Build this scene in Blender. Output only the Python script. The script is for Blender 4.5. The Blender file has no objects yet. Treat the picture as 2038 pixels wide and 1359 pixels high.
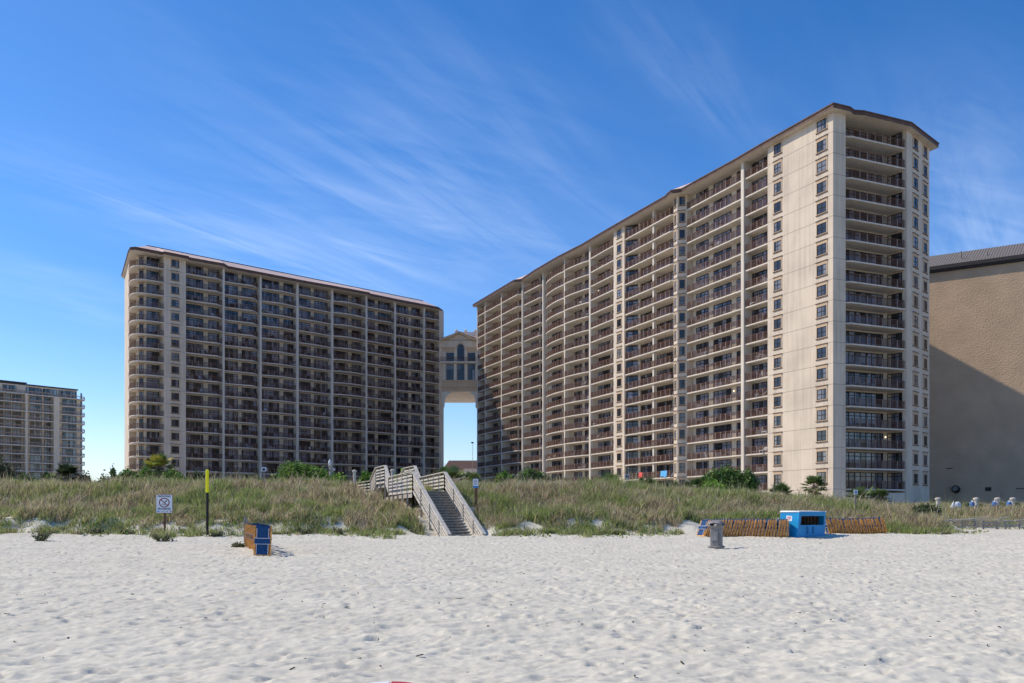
import bpy, math, random
import numpy as np
from mathutils import Vector
random.seed(7); rs = np.random.RandomState(11)
R = math.radians
scene = bpy.context.scene
COL = scene.collection

# ------------------------------------------------------------------ helpers
class MB:
    """collects geometry, builds ONE mesh object"""
    def __init__(s): s.v = []; s.f = []; s.m = []; s.cm = 0
    def face(s, pts):
        b = len(s.v); s.v += [tuple(p) for p in pts]; s.f.append(tuple(range(b, b+len(pts)))); s.m.append(s.cm)
    def hexa(s, p):
        b = len(s.v); s.v += [tuple(q) for q in p]
        for f in ((0,3,2,1),(4,5,6,7),(0,1,5,4),(1,2,6,5),(2,3,7,6),(3,0,4,7)):
            s.f.append(tuple(b+i for i in f)); s.m.append(s.cm)
    def box(s, x0, x1, y0, y1, z0, z1):
        s.hexa([(x0,y0,z0),(x1,y0,z0),(x1,y1,z0),(x0,y1,z0),(x0,y0,z1),(x1,y0,z1),(x1,y1,z1),(x0,y1,z1)])
    def prism(s, poly, z0, z1):
        n = len(poly); b = len(s.v)
        s.v += [(p[0],p[1],z0) for p in poly] + [(p[0],p[1],z1) for p in poly]
        s.f.append(tuple(b+i for i in range(n-1,-1,-1))); s.m.append(s.cm)
        s.f.append(tuple(b+n+i for i in range(n))); s.m.append(s.cm)
        for i in range(n):
            j = (i+1) % n; s.f.append((b+i,b+j,b+n+j,b+n+i)); s.m.append(s.cm)
    def beam(s, p0, p1, w, h, up=(0,0,1), dz=0):
        p0 = Vector(p0); p1 = Vector(p1); d = (p1-p0).normalized(); u = Vector(up)
        sd = d.cross(u)
        if sd.length < 1e-4: sd = d.cross(Vector((0,1,0)))
        sd = sd.normalized()*(w/2); u2 = sd.cross(d).normalized()*(h/2)
        q = []
        for p in (p0, p1):
            q += [p-sd-u2, p+sd-u2, p+sd+u2, p-sd+u2]
        s.hexa(q)
    def tube(s, p0, p1, r0, r1=None, n=8, cap=True):
        r1 = r0 if r1 is None else r1
        p0 = Vector(p0); p1 = Vector(p1); d = (p1-p0).normalized()
        a = d.cross(Vector((0,0,1)));
        if a.length < 1e-3: a = Vector((1,0,0))
        a.normalize(); c = d.cross(a)
        b = len(s.v)
        for p, r in ((p0,r0),(p1,r1)):
            for i in range(n):
                t = 2*math.pi*i/n; s.v.append(tuple(p + a*math.cos(t)*r + c*math.sin(t)*r))
        for i in range(n):
            j = (i+1) % n; s.f.append((b+i,b+j,b+n+j,b+n+i)); s.m.append(s.cm)
        if cap:
            s.f.append(tuple(b+i for i in range(n-1,-1,-1))); s.m.append(s.cm)
            s.f.append(tuple(b+n+i for i in range(n))); s.m.append(s.cm)
    def lathe(s, prof, c=(0,0,0), n=16, sx=1, sy=1):
        b = len(s.v)
        for r, z in prof:
            for i in range(n):
                t = 2*math.pi*i/n; s.v.append((c[0]+r*math.cos(t)*sx, c[1]+r*math.sin(t)*sy, c[2]+z))
        for k in range(len(prof)-1):
            for i in range(n):
                j = (i+1) % n; s.f.append((b+k*n+i,b+k*n+j,b+(k+1)*n+j,b+(k+1)*n+i)); s.m.append(s.cm)
        s.f.append(tuple(b+i for i in range(n-1,-1,-1))); s.m.append(s.cm)
        e = b+(len(prof)-1)*n
        s.f.append(tuple(e+i for i in range(n))); s.m.append(s.cm)
    def add(s, o, d=(0,0,0)):
        b = len(s.v); s.v += [(x+d[0],y+d[1],z+d[2]) for x,y,z in o.v]
        s.f += [tuple(b+i for i in f) for f in o.f]; s.m += o.m
    def mesh(s, name, mats):
        me = bpy.data.meshes.new(name)
        me.from_pydata(s.v, [], s.f)
        mats = mats if isinstance(mats, (list, tuple)) else [mats]
        for m in mats: me.materials.append(m)
        if len(mats) > 1: me.polygons.foreach_set('material_index', s.m)
        me.update(); return me
    def build(s, name, mats, parent=None, loc=(0,0,0)):
        return link(name, s.mesh(name, mats), parent, loc)
def link(name, me, parent=None, loc=(0,0,0)):
    o = bpy.data.objects.new(name, me); COL.objects.link(o)
    o.parent = parent; o.location = loc; return o
def tag(o, label, cat=None, group=None, kind=None):
    if label: o['label'] = label
    if cat: o['category'] = cat
    if group: o['group'] = group
    if kind: o['kind'] = kind
    return o
def empty(name, loc, rz=0, label=None, cat=None, group=None):
    o = bpy.data.objects.new(name, None); COL.objects.link(o); o.location = loc; o.rotation_euler = (0,0,rz)
    o.empty_display_size = .2
    return tag(o, label, cat, group)
def copy_tree(root, loc, rz=None, label=None, rot=None):
    c = root.copy(); COL.objects.link(c); c.location = loc
    if rz is not None: c.rotation_euler = (0,0,rz)
    if rot is not None: c.rotation_euler = rot
    if label: c['label'] = label
    for ch in root.children:
        d = ch.copy(); COL.objects.link(d); d.parent = c
        for g in ch.children:
            e = g.copy(); COL.objects.link(e); e.parent = d
    return c
def shade_smooth(o):
    o.data.polygons.foreach_set('use_smooth', [True]*len(o.data.polygons))

# ------------------------------------------------------------------ materials
def mat(name):
    m = bpy.data.materials.new(name); m.use_nodes = True
    nt = m.node_tree; return m, nt, nt.nodes, nt.links, nt.nodes['Principled BSDF']
def simple(name, col, rough=.7, var=.12, scale=3.0, bump=0.0, bscale=30.0, metal=0.0, stretch=(1,1,1), spec=.3):
    m, nt, N, L, P = mat(name)
    g = N.new('ShaderNodeNewGeometry'); mp = N.new('ShaderNodeVectorMath'); mp.operation = 'MULTIPLY'
    mp.inputs[1].default_value = stretch; L.new(g.outputs['Position'], mp.inputs[0])
    n = N.new('ShaderNodeTexNoise'); n.inputs['Scale'].default_value = scale; n.inputs['Detail'].default_value = 1.6
    L.new(mp.outputs[0], n.inputs['Vector'])
    r = N.new('ShaderNodeValToRGB')
    r.color_ramp.elements[0].position = .3; r.color_ramp.elements[1].position = .7
    r.color_ramp.elements[0].color = tuple(c*(1-var) for c in col)+(1,)
    r.color_ramp.elements[1].color = tuple(min(1, c*(1+var)) for c in col)+(1,)
    L.new(n.outputs['Fac'], r.inputs[0]); L.new(r.outputs[0], P.inputs['Base Color'])
    P.inputs['Roughness'].default_value = rough; P.inputs['Metallic'].default_value = metal
    P.inputs['Specular IOR Level'].default_value = spec
    if bump:
        b = N.new('ShaderNodeBump'); b.inputs['Strength'].default_value = bump; b.inputs['Distance'].default_value = .05
        n2 = N.new('ShaderNodeTexNoise'); n2.inputs['Scale'].default_value = bscale; n2.inputs['Detail'].default_value = 4
        L.new(mp.outputs[0], n2.inputs['Vector']); L.new(n2.outputs['Fac'], b.inputs['Height']); L.new(b.outputs[0], P.inputs['Normal'])
    return m
def stucco(name, col, stain=.24):
    """beige stucco: large blotches, fine grain, thin vertical runs"""
    m, nt, N, L, P = mat(name)
    g = N.new('ShaderNodeNewGeometry')
    a = N.new('ShaderNodeTexNoise'); a.inputs['Scale'].default_value = .25; a.inputs['Detail'].default_value = 8
    L.new(g.outputs['Position'], a.inputs['Vector'])
    mp = N.new('ShaderNodeVectorMath'); mp.operation = 'MULTIPLY'; mp.inputs[1].default_value = (2.2,2.2,.08)
    L.new(g.outputs['Position'], mp.inputs[0])
    b = N.new('ShaderNodeTexNoise'); b.inputs['Scale'].default_value = 1.0; b.inputs['Detail'].default_value = 5
    L.new(mp.outputs[0], b.inputs['Vector'])
    mx = N.new('ShaderNodeMath'); mx.operation = 'ADD'; L.new(a.outputs['Fac'], mx.inputs[0]); L.new(b.outputs['Fac'], mx.inputs[1])
    r = N.new('ShaderNodeValToRGB'); r.color_ramp.elements[0].position = .36; r.color_ramp.elements[1].position = .58
    hf = N.new('ShaderNodeMath'); hf.operation = 'MULTIPLY'; hf.inputs[1].default_value = .5; L.new(mx.outputs[0], hf.inputs[0])
    L.new(hf.outputs[0], r.inputs[0])
    r.color_ramp.elements[0].color = tuple(c*(1-stain) for c in col)+(1,)
    r.color_ramp.elements[1].color = tuple(col)+(1,)
    L.new(r.outputs[0], P.inputs['Base Color']); P.inputs['Roughness'].default_value = .9; P.inputs['Specular IOR Level'].default_value = .15
    bp = N.new('ShaderNodeBump'); bp.inputs['Strength'].default_value = .5; bp.inputs['Distance'].default_value = .04
    n2 = N.new('ShaderNodeTexNoise'); n2.inputs['Scale'].default_value = 6; n2.inputs['Detail'].default_value = 8
    L.new(g.outputs['Position'], n2.inputs['Vector']); L.new(n2.outputs['Fac'], bp.inputs['Height']); L.new(bp.outputs[0], P.inputs['Normal'])
    return m
def glass(name, dark, curtain, amount=.4, cell=(.9,.9,2.8)):
    """dark reflecting panes, some with a curtain drawn behind them, by room and leaf"""
    m, nt, N, L, P = mat(name)
    g = N.new('ShaderNodeNewGeometry')
    d = N.new('ShaderNodeVectorMath'); d.operation = 'DIVIDE'; d.inputs[1].default_value = cell
    L.new(g.outputs['Position'], d.inputs[0])
    fl = N.new('ShaderNodeVectorMath'); fl.operation = 'FLOOR'; L.new(d.outputs[0], fl.inputs[0])
    w = N.new('ShaderNodeTexWhiteNoise'); w.noise_dimensions = '3D'; L.new(fl.outputs[0], w.inputs['Vector'])
    r = N.new('ShaderNodeValToRGB'); e = r.color_ramp.elements
    e[0].position = 0; e[0].color = tuple(dark)+(1,); e[1].position = 1; e[1].color = tuple(curtain)+(1,)
    k = e.new(1-amount); k.color = tuple(dark[i]*.6+curtain[i]*.15 for i in range(3))+(1,)
    k2 = e.new(min(.98, 1-amount+.12)); k2.color = tuple(curtain[i]*.6 for i in range(3))+(1,)
    L.new(w.outputs['Value'], r.inputs[0]); L.new(r.outputs[0], P.inputs['Base Color'])
    P.inputs['Roughness'].default_value = .06; P.inputs['Specular IOR Level'].default_value = .6
    bp = N.new('ShaderNodeBump'); bp.inputs['Strength'].default_value = .06; bp.inputs['Distance'].default_value = .3
    n2 = N.new('ShaderNodeTexNoise'); n2.inputs['Scale'].default_value = .9
    L.new(g.outputs['Position'], n2.inputs['Vector']); L.new(n2.outputs['Fac'], bp.inputs['Height']); L.new(bp.outputs[0], P.inputs['Normal'])
    return m
def attr_mat(name, rough=.75, trans=.25, spec=.15):
    m, nt, N, L, P = mat(name)
    a = N.new('ShaderNodeVertexColor'); a.layer_name = 'tint'
    L.new(a.outputs['Color'], P.inputs['Base Color']); P.inputs['Roughness'].default_value = rough
    P.inputs['Specular IOR Level'].default_value = spec
    t = N.new('ShaderNodeBsdfTranslucent'); L.new(a.outputs['Color'], t.inputs['Color'])
    mx = N.new('ShaderNodeMixShader'); mx.inputs[0].default_value = trans
    out = N['Material Output']
    L.new(P.outputs[0], mx.inputs[1]); L.new(t.outputs[0], mx.inputs[2]); L.new(mx.outputs[0], out.inputs['Surface'])
    return m
def tiles(name, c1, c2, axis_scale=1.6):
    m, nt, N, L, P = mat(name)
    tc = N.new('ShaderNodeTexCoord')
    w = N.new('ShaderNodeTexWave'); w.wave_type = 'BANDS'; w.bands_direction = 'X'; w.inputs['Scale'].default_value = axis_scale
    w.inputs['Distortion'].default_value = .6; w.inputs['Detail'].default_value = 2
    L.new(tc.outputs['Object'], w.inputs['Vector'])
    r = N.new('ShaderNodeValToRGB'); r.color_ramp.elements[0].color = tuple(c1)+(1,); r.color_ramp.elements[1].color = tuple(c2)+(1,)
    L.new(w.outputs['Fac'], r.inputs[0]); L.new(r.outputs[0], P.inputs['Base Color']); P.inputs['Roughness'].default_value = .8
    b = N.new('ShaderNodeBump'); b.inputs['Strength'].default_value = .8; b.inputs['Distance'].default_value = .08
    L.new(w.outputs['Fac'], b.inputs['Height']); L.new(b.outputs[0], P.inputs['Normal'])
    return m

M = {}
M['stucco'] = stucco('beige_stucco', (.675,.575,.455))
M['slab'] = stucco('balcony_concrete', (.68,.615,.52), .2)
M['inner'] = stucco('recess_stucco', (.64,.57,.47), .15)
M['tan'] = stucco('tan_trim', (.56,.42,.285), .12)
M['joint'] = simple('joint_groove', (.20,.17,.14), .9)
M['bronze'] = simple('bronze_frame', (.035,.028,.025), .45, metal=.2)
M['rail'] = simple('brown_railing', (.15,.08,.056), .8, .15, 2, spec=.08)
M['railpost'] = simple('railing_post', (.36,.29,.25), .7, spec=.1)
M['pane'] = glass('door_glass', (.014,.015,.02), (.27,.28,.33), .6)
M['winpane'] = glass('window_glass', (.02,.023,.03), (.22,.22,.23), .35, (1.5,1.5,2.8))
M['tile'] = tiles('clay_roof_tile', (.62,.36,.28), (.95,.80,.72), .8)
M['fascia'] = simple('brown_fascia', (.12,.07,.05), .6, .2, 1)
M['cap'] = simple('dark_roof_cap', (.05,.045,.045), .7)
M['brownwall'] = simple('brown_stucco', (.56,.41,.275), .9, .08, .35, .8, 4.5)
bmp = [n for n in M['brownwall'].node_tree.nodes if n.type == 'BUMP'][0]; bmp.inputs['Distance'].default_value = .12
M['metalroof'] = tiles('grey_metal_roof', (.13,.115,.105), (.19,.17,.155), .7)
M['farwall'] = stucco('sandy_stucco', (.72,.60,.45), .12)
M['farglass'] = glass('far_glass', (.035,.05,.055), (.36,.43,.43), .6, (1.2,1.2,2.9))
M['farrail'] = simple('far_railing', (.40,.27,.19), .6)
M['wood'] = simple('weathered_wood', (.42,.385,.33), .85, .28, 5, .3, 25, stretch=(1,1,3))
M['woodlight'] = simple('bleached_wood', (.56,.515,.44), .85, .2, 5, .3, 25)
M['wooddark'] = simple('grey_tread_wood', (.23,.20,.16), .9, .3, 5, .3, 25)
M['chairwood'] = simple('orange_varnished_wood', (.80,.35,.085), .4, .4, 7)  # wide tone variation puts pole highlights and dark gaps into the colour
M['sling'] = simple('navy_canvas', (.010,.06,.17), .75, .2, 12)
M['piping'] = simple('pale_piping', (.55,.55,.60), .7)
M['bluebox'] = simple('blue_painted_metal', (.012,.27,.56), .4, .12, 2, .15, 8)
M['bluedark'] = simple('blue_recess_paint', (.008,.16,.36), .5, .1)
M['whitelid'] = simple('white_lid', (.75,.77,.75), .5, .1)
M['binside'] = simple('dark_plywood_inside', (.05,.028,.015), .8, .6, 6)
M['bin'] = simple('grey_plastic_bin', (.20,.19,.185), .5, .2, 5, .1, 12)
M['binlight'] = simple('bin_hood_plastic', (.24,.225,.22), .5, .2, 5, .1, 12)
M['white'] = simple('white_paint', (.78,.80,.84), .5, .03)
M['red'] = simple('red_paint', (.50,.02,.03), .5, .1)
M['maroon'] = simple('maroon_ink', (.22,.015,.02), .5, .05)
M['ink'] = simple('navy_ink', (.02,.035,.06), .5, .05)
M['green'] = simple('green_ink', (.02,.10,.07), .5, .05)
M['skyblue'] = simple('blue_ink', (.05,.25,.55), .5, .05)
M['brownpost'] = simple('brown_wood_post', (.17,.085,.05), .8, .25, 6)
M['greypost'] = simple('grey_wood_post', (.30,.26,.23), .85, .25, 6)
M['black'] = simple('black_paint', (.008,.008,.009), .4, .1)
M['yellow'] = simple('yellow_paint', (.85,.78,.01), .45, .05)
M['bark'] = simple('brown_bark', (.16,.12,.09), .9, .3, 6, .4, 12)
M['lampglass'] = simple('frosted_globe', (.75,.75,.72), .3, .03)
M['chairdark'] = simple('dark_patio_metal', (.03,.025,.025), .5)
M['chairwhite'] = simple('white_patio_plastic', (.62,.62,.64), .5)
M['towelred'] = simple('coral_towel', (.75,.12,.10), .9)
M['towelblue'] = simple('light_blue_towel', (.12,.42,.75), .9)
M['leaf'] = attr_mat('foliage', .6, .25, .3)
M['grass'] = attr_mat('dune_grass', .7, .42, .12)
M['bluecloth'] = simple('blue_chair_cloth', (.06,.20,.50), .8)
M['umbwhite'] = simple('white_canvas', (.75,.77,.80), .8)

# ------------------------------------------------------------------ terrain height
TX = np.array([-60,-30,-20,26,29.5,31,34,60.]); TY = np.array([55.2,54.6,53.6,54.0,58,66.6,67.6,67.6])
DX = np.array([-60,-12,5,16,22,28,32,60.]); DZ = np.array([3.05,3.0,3.0,2.35,1.75,1.3,1.15,1.1])
def vnoise(x, y, s, seed):
    r = np.random.RandomState(seed); g = r.rand(256,256)
    X = x/s+1000; Y = y/s+1000; xi = np.floor(X).astype(int); yi = np.floor(Y).astype(int); fx = X-xi; fy = Y-yi
    fx = fx*fx*(3-2*fx); fy = fy*fy*(3-2*fy); xi %= 256; yi %= 256; x1 = (xi+1)%256; y1 = (yi+1)%256
    return (g[xi,yi]*(1-fx)*(1-fy)+g[x1,yi]*fx*(1-fy)+g[xi,y1]*(1-fx)*fy+g[x1,y1]*fx*fy)-.5
def sstep(t): t = np.clip(t,0,1); return t*t*(3-2*t)
WALK = [((-7.0,59.6),(-9.9,69.2)), ((-9.9,69.2),(-12.5,76))]
def H(x, y):
    x = np.asarray(x, float); y = np.asarray(y, float)
    toe = np.interp(x, TX, TY) + np.where(x > 28, .35, 1.0)*(1.6*vnoise(x,y*.3,3.5,1) + .9*vnoise(x,y*.3,1.2,2))
    top = np.interp(x, DX, DZ)
    z = .3*sstep((y-49)/5.0)
    h = top*(.25*sstep((y-toe)/2.5) + .75*sstep((y-toe-1)/12.5))
    rough = sstep((y-toe+1)/3)
    z = z + h + rough*(.55*vnoise(x,y,4,3)+.3*vnoise(x,y,1.6,4))
    back = sstep((y-80)/14)
    z = z*(1-back) + 1.9*back
    # room under the boardwalk and in front of the staircase
    d = np.hypot((x+5.2)*.9, (y-57.0)*.55)
    lim = np.where(y < 57.6, np.maximum(.08, 2.5-.66*(58.6-y)), 1.84)
    k = sstep((3.0-np.abs(x-(-3.2-.45*(y-53)))) / 1.6) * (y > 52) * (y < 63)
    z = np.where(k > 0, np.minimum(z, lim)*k + z*(1-k), z)
    ax = -9.0-.29*(y-64); k2 = sstep((2.2-np.abs(x-ax))/1.0)*(y>=59)*(y<80)
    z = np.where(k2 > 0, np.minimum(z, 2.25)*k2+z*(1-k2), z)
    return z
def Hs(x, y): return float(H(np.array([x]), np.array([y]))[0])

# ------------------------------------------------------------------ beach sand with footprints
RX0, RX1, RY0, RY1, RS = -40., 40., 4., 60., .05
nx = int((RX1-RX0)/RS); ny = int((RY1-RY0)/RS)
hf = np.zeros((ny, nx), np.float32)
gy, gx = np.mgrid[0:ny,0:nx]; gx = gx*RS+RX0; gy = gy*RS+RY0
for s_, a_, sd in ((6,.07,21),(2.2,.04,22),(.85,.03,23),(.35,.022,24),(.16,.010,25)):
    hf += (a_*vnoise(gx*(.75 if s_ < 3 else 1), gy*1.25, s_, sd)).astype(np.float32)
for s_, a_, sd in ((.8,.045,31),(.42,.045,32),(.24,.028,33)):
    r_ = np.abs(vnoise(gx*.62+gy*.25+.5*vnoise(gx,gy,1.5,sd+9), gy*1.25-gx*.28, s_, sd)); hf += (a_*(.25-r_)*1.6*(.5+1.2*(vnoise(gx,gy,7,sd+20)+.5))).astype(np.float32)
del gx, gy
nfoot = 70000
fx = rs.uniform(RX0+1, RX1-1, nfoot); fy = RY0+1+(RY1-RY0-2)*rs.rand(nfoot)**1.15
W = 6
yy, xx = np.mgrid[-W:W+1,-W:W+1]*RS
for i in range(nfoot):
    ang = rs.normal(.35 if fx[i] < 3 else (-.6 if fx[i] > 9 else 1.2), .6); ln = rs.uniform(.075,.14); wd = rs.uniform(.04,.065); dp = rs.uniform(.012,.042)
    c, s_ = math.cos(ang), math.sin(ang)
    ox, oy = rs.uniform(-.02,.02,2)
    u = (xx*c+yy*s_+ox)/ln; v = (-xx*s_+yy*c+oy)/wd
    d = np.sqrt(u*u+v*v)
    st = -dp*(1-sstep((d-.65)/.38)) + dp*.45*np.exp(-((d-1.45)/.38)**2)
    ix = int((fx[i]-RX0)/RS); iy = int((fy[i]-RY0)/RS)
    hf[iy-W:iy+W+1, ix-W:ix+W+1] += st.astype(np.float32)
# faint vehicle ruts crossing the beach
def raster(x, y):
    X = np.clip((x-RX0)/RS, 0, nx-1.01); Y = np.clip((y-RY0)/RS, 0, ny-1.01)
    xi = X.astype(int); yi = Y.astype(int); fx_ = X-xi; fy_ = Y-yi
    return hf[yi,xi]*(1-fx_)*(1-fy_)+hf[yi,xi+1]*fx_*(1-fy_)+hf[yi+1,xi]*(1-fx_)*fy_+hf[yi+1,xi+1]*fx_*fy_
def grid_mesh(name, xs, ys, zf, m):
    X, Y = np.meshgrid(xs, ys); Z = zf(X, Y)
    nX, nY = len(xs), len(ys)
    co = np.stack([X,Y,Z],-1).reshape(-1,3).astype(np.float32)
    idx = np.arange(nX*nY).reshape(nY,nX)
    q = np.stack([idx[:-1,:-1],idx[:-1,1:],idx[1:,1:],idx[1:,:-1]],-1).reshape(-1,4)
    me = bpy.data.meshes.new(name); me.vertices.add(len(co)); me.vertices.foreach_set('co', co.ravel())
    me.loops.add(q.size); me.loops.foreach_set('vertex_index', q.ravel().astype(np.int32))
    me.polygons.add(len(q)); me.polygons.foreach_set('loop_start', np.arange(0,q.size,4,dtype=np.int32))
    me.polygons.foreach_set('use_smooth', np.ones(len(q),bool)); me.materials.append(m); me.update(); me.validate()
    return link(name, me)
def sand_mat():
    m, nt, N, L, P = mat('white_sand')
    g = N.new('ShaderNodeNewGeometry')
    a = N.new('ShaderNodeTexNoise'); a.inputs['Scale'].default_value = .35; a.inputs['Detail'].default_value = 8
    L.new(g.outputs['Position'], a.inputs['Vector'])
    r = N.new('ShaderNodeValToRGB'); r.color_ramp.elements[0].position = .3; r.color_ramp.elements[1].position = .7
    r.color_ramp.elements[0].color = (.56,.53,.44,1); r.color_ramp.elements[1].color = (.63,.60,.50,1)
    L.new(a.outputs['Fac'], r.inputs[0])
    v = N.new('ShaderNodeTexVoronoi'); v.inputs['Scale'].default_value = 2.6; L.new(g.outputs['Position'], v.inputs['Vector'])
    lt = N.new('ShaderNodeMath'); lt.operation = 'LESS_THAN'; lt.inputs[1].default_value = .045; L.new(v.outputs['Distance'], lt.inputs[0])
    mx = N.new('ShaderNodeMixRGB'); mx.inputs[2].default_value = (.12,.10,.08,1)
    L.new(lt.outputs[0], mx.inputs[0]); L.new(r.outputs[0], mx.inputs[1]); L.new(mx.outputs[0], P.inputs['Base Color'])
    P.inputs['Roughness'].default_value = .95; P.inputs['Specular IOR Level'].default_value = .1
    b = N.new('ShaderNodeBump'); b.inputs['Strength'].default_value = .8; b.inputs['Distance'].default_value = .05
    n2 = N.new('ShaderNodeTexNoise'); n2.inputs['Scale'].default_value = 5; n2.inputs['Detail'].default_value = 1.6
    L.new(g.outputs['Position'], n2.inputs['Vector']); L.new(n2.outputs['Fac'], b.inputs['Height']); L.new(b.outputs[0], P.inputs['Normal'])
    return m
M['sand'] = sand_mat()
def bez(z, x, y):
    edge = sstep((y-4)/2)*sstep((60-y)/3)*sstep((39-np.abs(x))/3)
    veg = 1-.5*sstep((y-52)/3)
    return z + raster(x,y)*edge*veg
xs = np.concatenate([[-2500,-900,-400,-200,-120,-80,-60,-50], np.arange(-40,-31,.12), np.arange(-31,31,.055), np.arange(31,40.1,.12), [50,60,80,120,200,400,900,2500]])
ys = np.concatenate([[-60,-20,-5,0,3,5], 6.5*np.exp(np.arange(0,math.log(57/6.5),.0036)), [57.4]])
tag(grid_mesh('sand_beach', xs, ys, lambda x,y: bez(H(x,y),x,y), M['sand']), None, kind='structure')

def dune_mat():
    m, nt, N, L, P = mat('dune_soil')
    g = N.new('ShaderNodeNewGeometry')
    a = N.new('ShaderNodeTexNoise'); a.inputs['Scale'].default_value = .9; a.inputs['Detail'].default_value = 9; a.inputs['Roughness'].default_value = .7
    L.new(g.outputs['Position'], a.inputs['Vector'])
    r = N.new('ShaderNodeValToRGB'); e = r.color_ramp.elements
    e[0].position = .35; e[0].color = (.16,.14,.085,1); e[1].position = .62; e[1].color = (.60,.55,.48,1)
    k = e.new(.5); k.color = (.27,.22,.15,1)
    L.new(a.outputs['Fac'], r.inputs[0]); sz = N.new('ShaderNodeSeparateXYZ'); L.new(g.outputs['Position'], sz.inputs[0])
    mr = N.new('ShaderNodeMapRange'); mr.inputs['From Min'].default_value = .45; mr.inputs['From Max'].default_value = .8; L.new(sz.outputs['Z'], mr.inputs[0])
    mx = N.new('ShaderNodeMixRGB'); mx.inputs[1].default_value = (.60,.56,.46,1); L.new(mr.outputs[0], mx.inputs[0]); L.new(r.outputs[0], mx.inputs[2])
    L.new(mx.outputs[0], P.inputs['Base Color']); P.inputs['Roughness'].default_value = .95
    return m
M['dune'] = dune_mat()
xs2 = np.concatenate([[-2500,-600,-200,-120,-80], np.arange(-60,60.1,.4), [80,120,200,600,2500]])
ys2 = np.concatenate([np.arange(57.0,100,.4), [104,110,118]])
tag(grid_mesh('dune', xs2, ys2, H, M['dune']), None, kind='structure')
gm = MB(); gm.face([(-4000,117,1.895),(4000,117,1.895),(4000,6000,1.895),(-4000,6000,1.895)])
tag(gm.build('ground', simple('light_bounce_ground', (.52,.48,.42), .9, .15, .05)), None, kind='structure')  # ground colour made pale to bounce light up onto the shaded facades

# ------------------------------------------------------------------ grass and leaf builders
def blades_mesh(name, pos, hgt, wid, lean, col, m, parent=None):
    """tapered two-piece blades; pos (n,3), lean (n,2)"""
    n = len(pos); th = rs.uniform(0, 2*math.pi, n)
    dx = np.cos(th)*wid/2; dy = np.sin(th)*wid/2
    V = np.zeros((n,5,3), np.float32)
    V[:,0] = pos; V[:,0,0] -= dx; V[:,0,1] -= dy
    V[:,1] = pos; V[:,1,0] += dx; V[:,1,1] += dy
    mid = pos.copy(); mid[:,2] += hgt*.6; mid[:,:2] += lean*.35
    V[:,2] = mid; V[:,2,0] += dx*.8; V[:,2,1] += dy*.8
    V[:,3] = mid; V[:,3,0] -= dx*.8; V[:,3,1] -= dy*.8
    tip = pos.copy(); tip[:,2] += hgt; tip[:,:2] += lean
    V[:,4] = tip
    base = (np.arange(n)*5)[:,None]
    li = np.concatenate([base+np.array([0,1,2,3]), base+np.array([3,2,4])], 1).astype(np.int32)
    me = bpy.data.meshes.new(name); me.vertices.add(n*5); me.vertices.foreach_set('co', V.ravel())
    me.loops.add(n*7); me.loops.foreach_set('vertex_index', li.ravel())
    me.polygons.add(n*2)
    ls = np.stack([np.arange(n)*7, np.arange(n)*7+4],1).ravel().astype(np.int32)
    me.polygons.foreach_set('loop_start', ls)
    me.materials.append(m)
    ca = me.color_attributes.new('tint', 'FLOAT_COLOR', 'POINT')
    c4 = np.ones((n,5,4), np.float32); c4[:,:,:3] = col[:,None,:]
    ca.data.foreach_set('color', c4.ravel()); me.update()
    return link(name, me, parent)
def leaves_mesh(name, pos, size, col, m, parent=None, elong=1.6, nrm=None):
    n = len(pos)
    a = rs.normal(size=(n,3)); a /= np.linalg.norm(a,axis=1)[:,None]
    b = rs.normal(size=(n,3)); b -= a*(a*b).sum(1)[:,None]; b /= np.linalg.norm(b,axis=1)[:,None]
    s = size[:,None]
    V = np.stack([pos-a*s*elong*.5, pos+b*s*.5, pos+a*s*elong*.5, pos-b*s*.5],1).astype(np.float32)
    me = bpy.data.meshes.new(name); me.vertices.add(n*4); me.vertices.foreach_set('co', V.ravel())
    me.loops.add(n*4); me.loops.foreach_set('vertex_index', np.arange(n*4,dtype=np.int32))
    me.polygons.add(n); me.polygons.foreach_set('loop_start', np.arange(0,n*4,4,dtype=np.int32)); me.materials.append(m)
    ca = me.color_attributes.new('tint', 'FLOAT_COLOR', 'POINT')
    c4 = np.ones((n,4,4), np.float32); c4[:,:,:3] = col[:,None,:]
    ca.data.foreach_set('color', c4.ravel()); me.update()
    return link(name, me, parent)
PAL = np.array([(.31,.37,.13),(.19,.26,.09),(.41,.41,.18),(.55,.48,.29),(.70,.62,.43),(.46,.34,.26),(.17,.14,.10),(.33,.43,.11)])
def palette(n, w):
    w = np.array(w, float); w = w/w.sum(-1, keepdims=True)
    if w.ndim == 1: k = rs.choice(len(PAL), n, p=w)
    else:
        cs = w.cumsum(1); u = rs.rand(n)[:,None]; k = (u > cs).sum(1).clip(0,len(PAL)-1)
    return PAL[k]*np.array([1.04,1.03,1.0])*rs.uniform(.6,1.35,(n,1))

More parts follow.
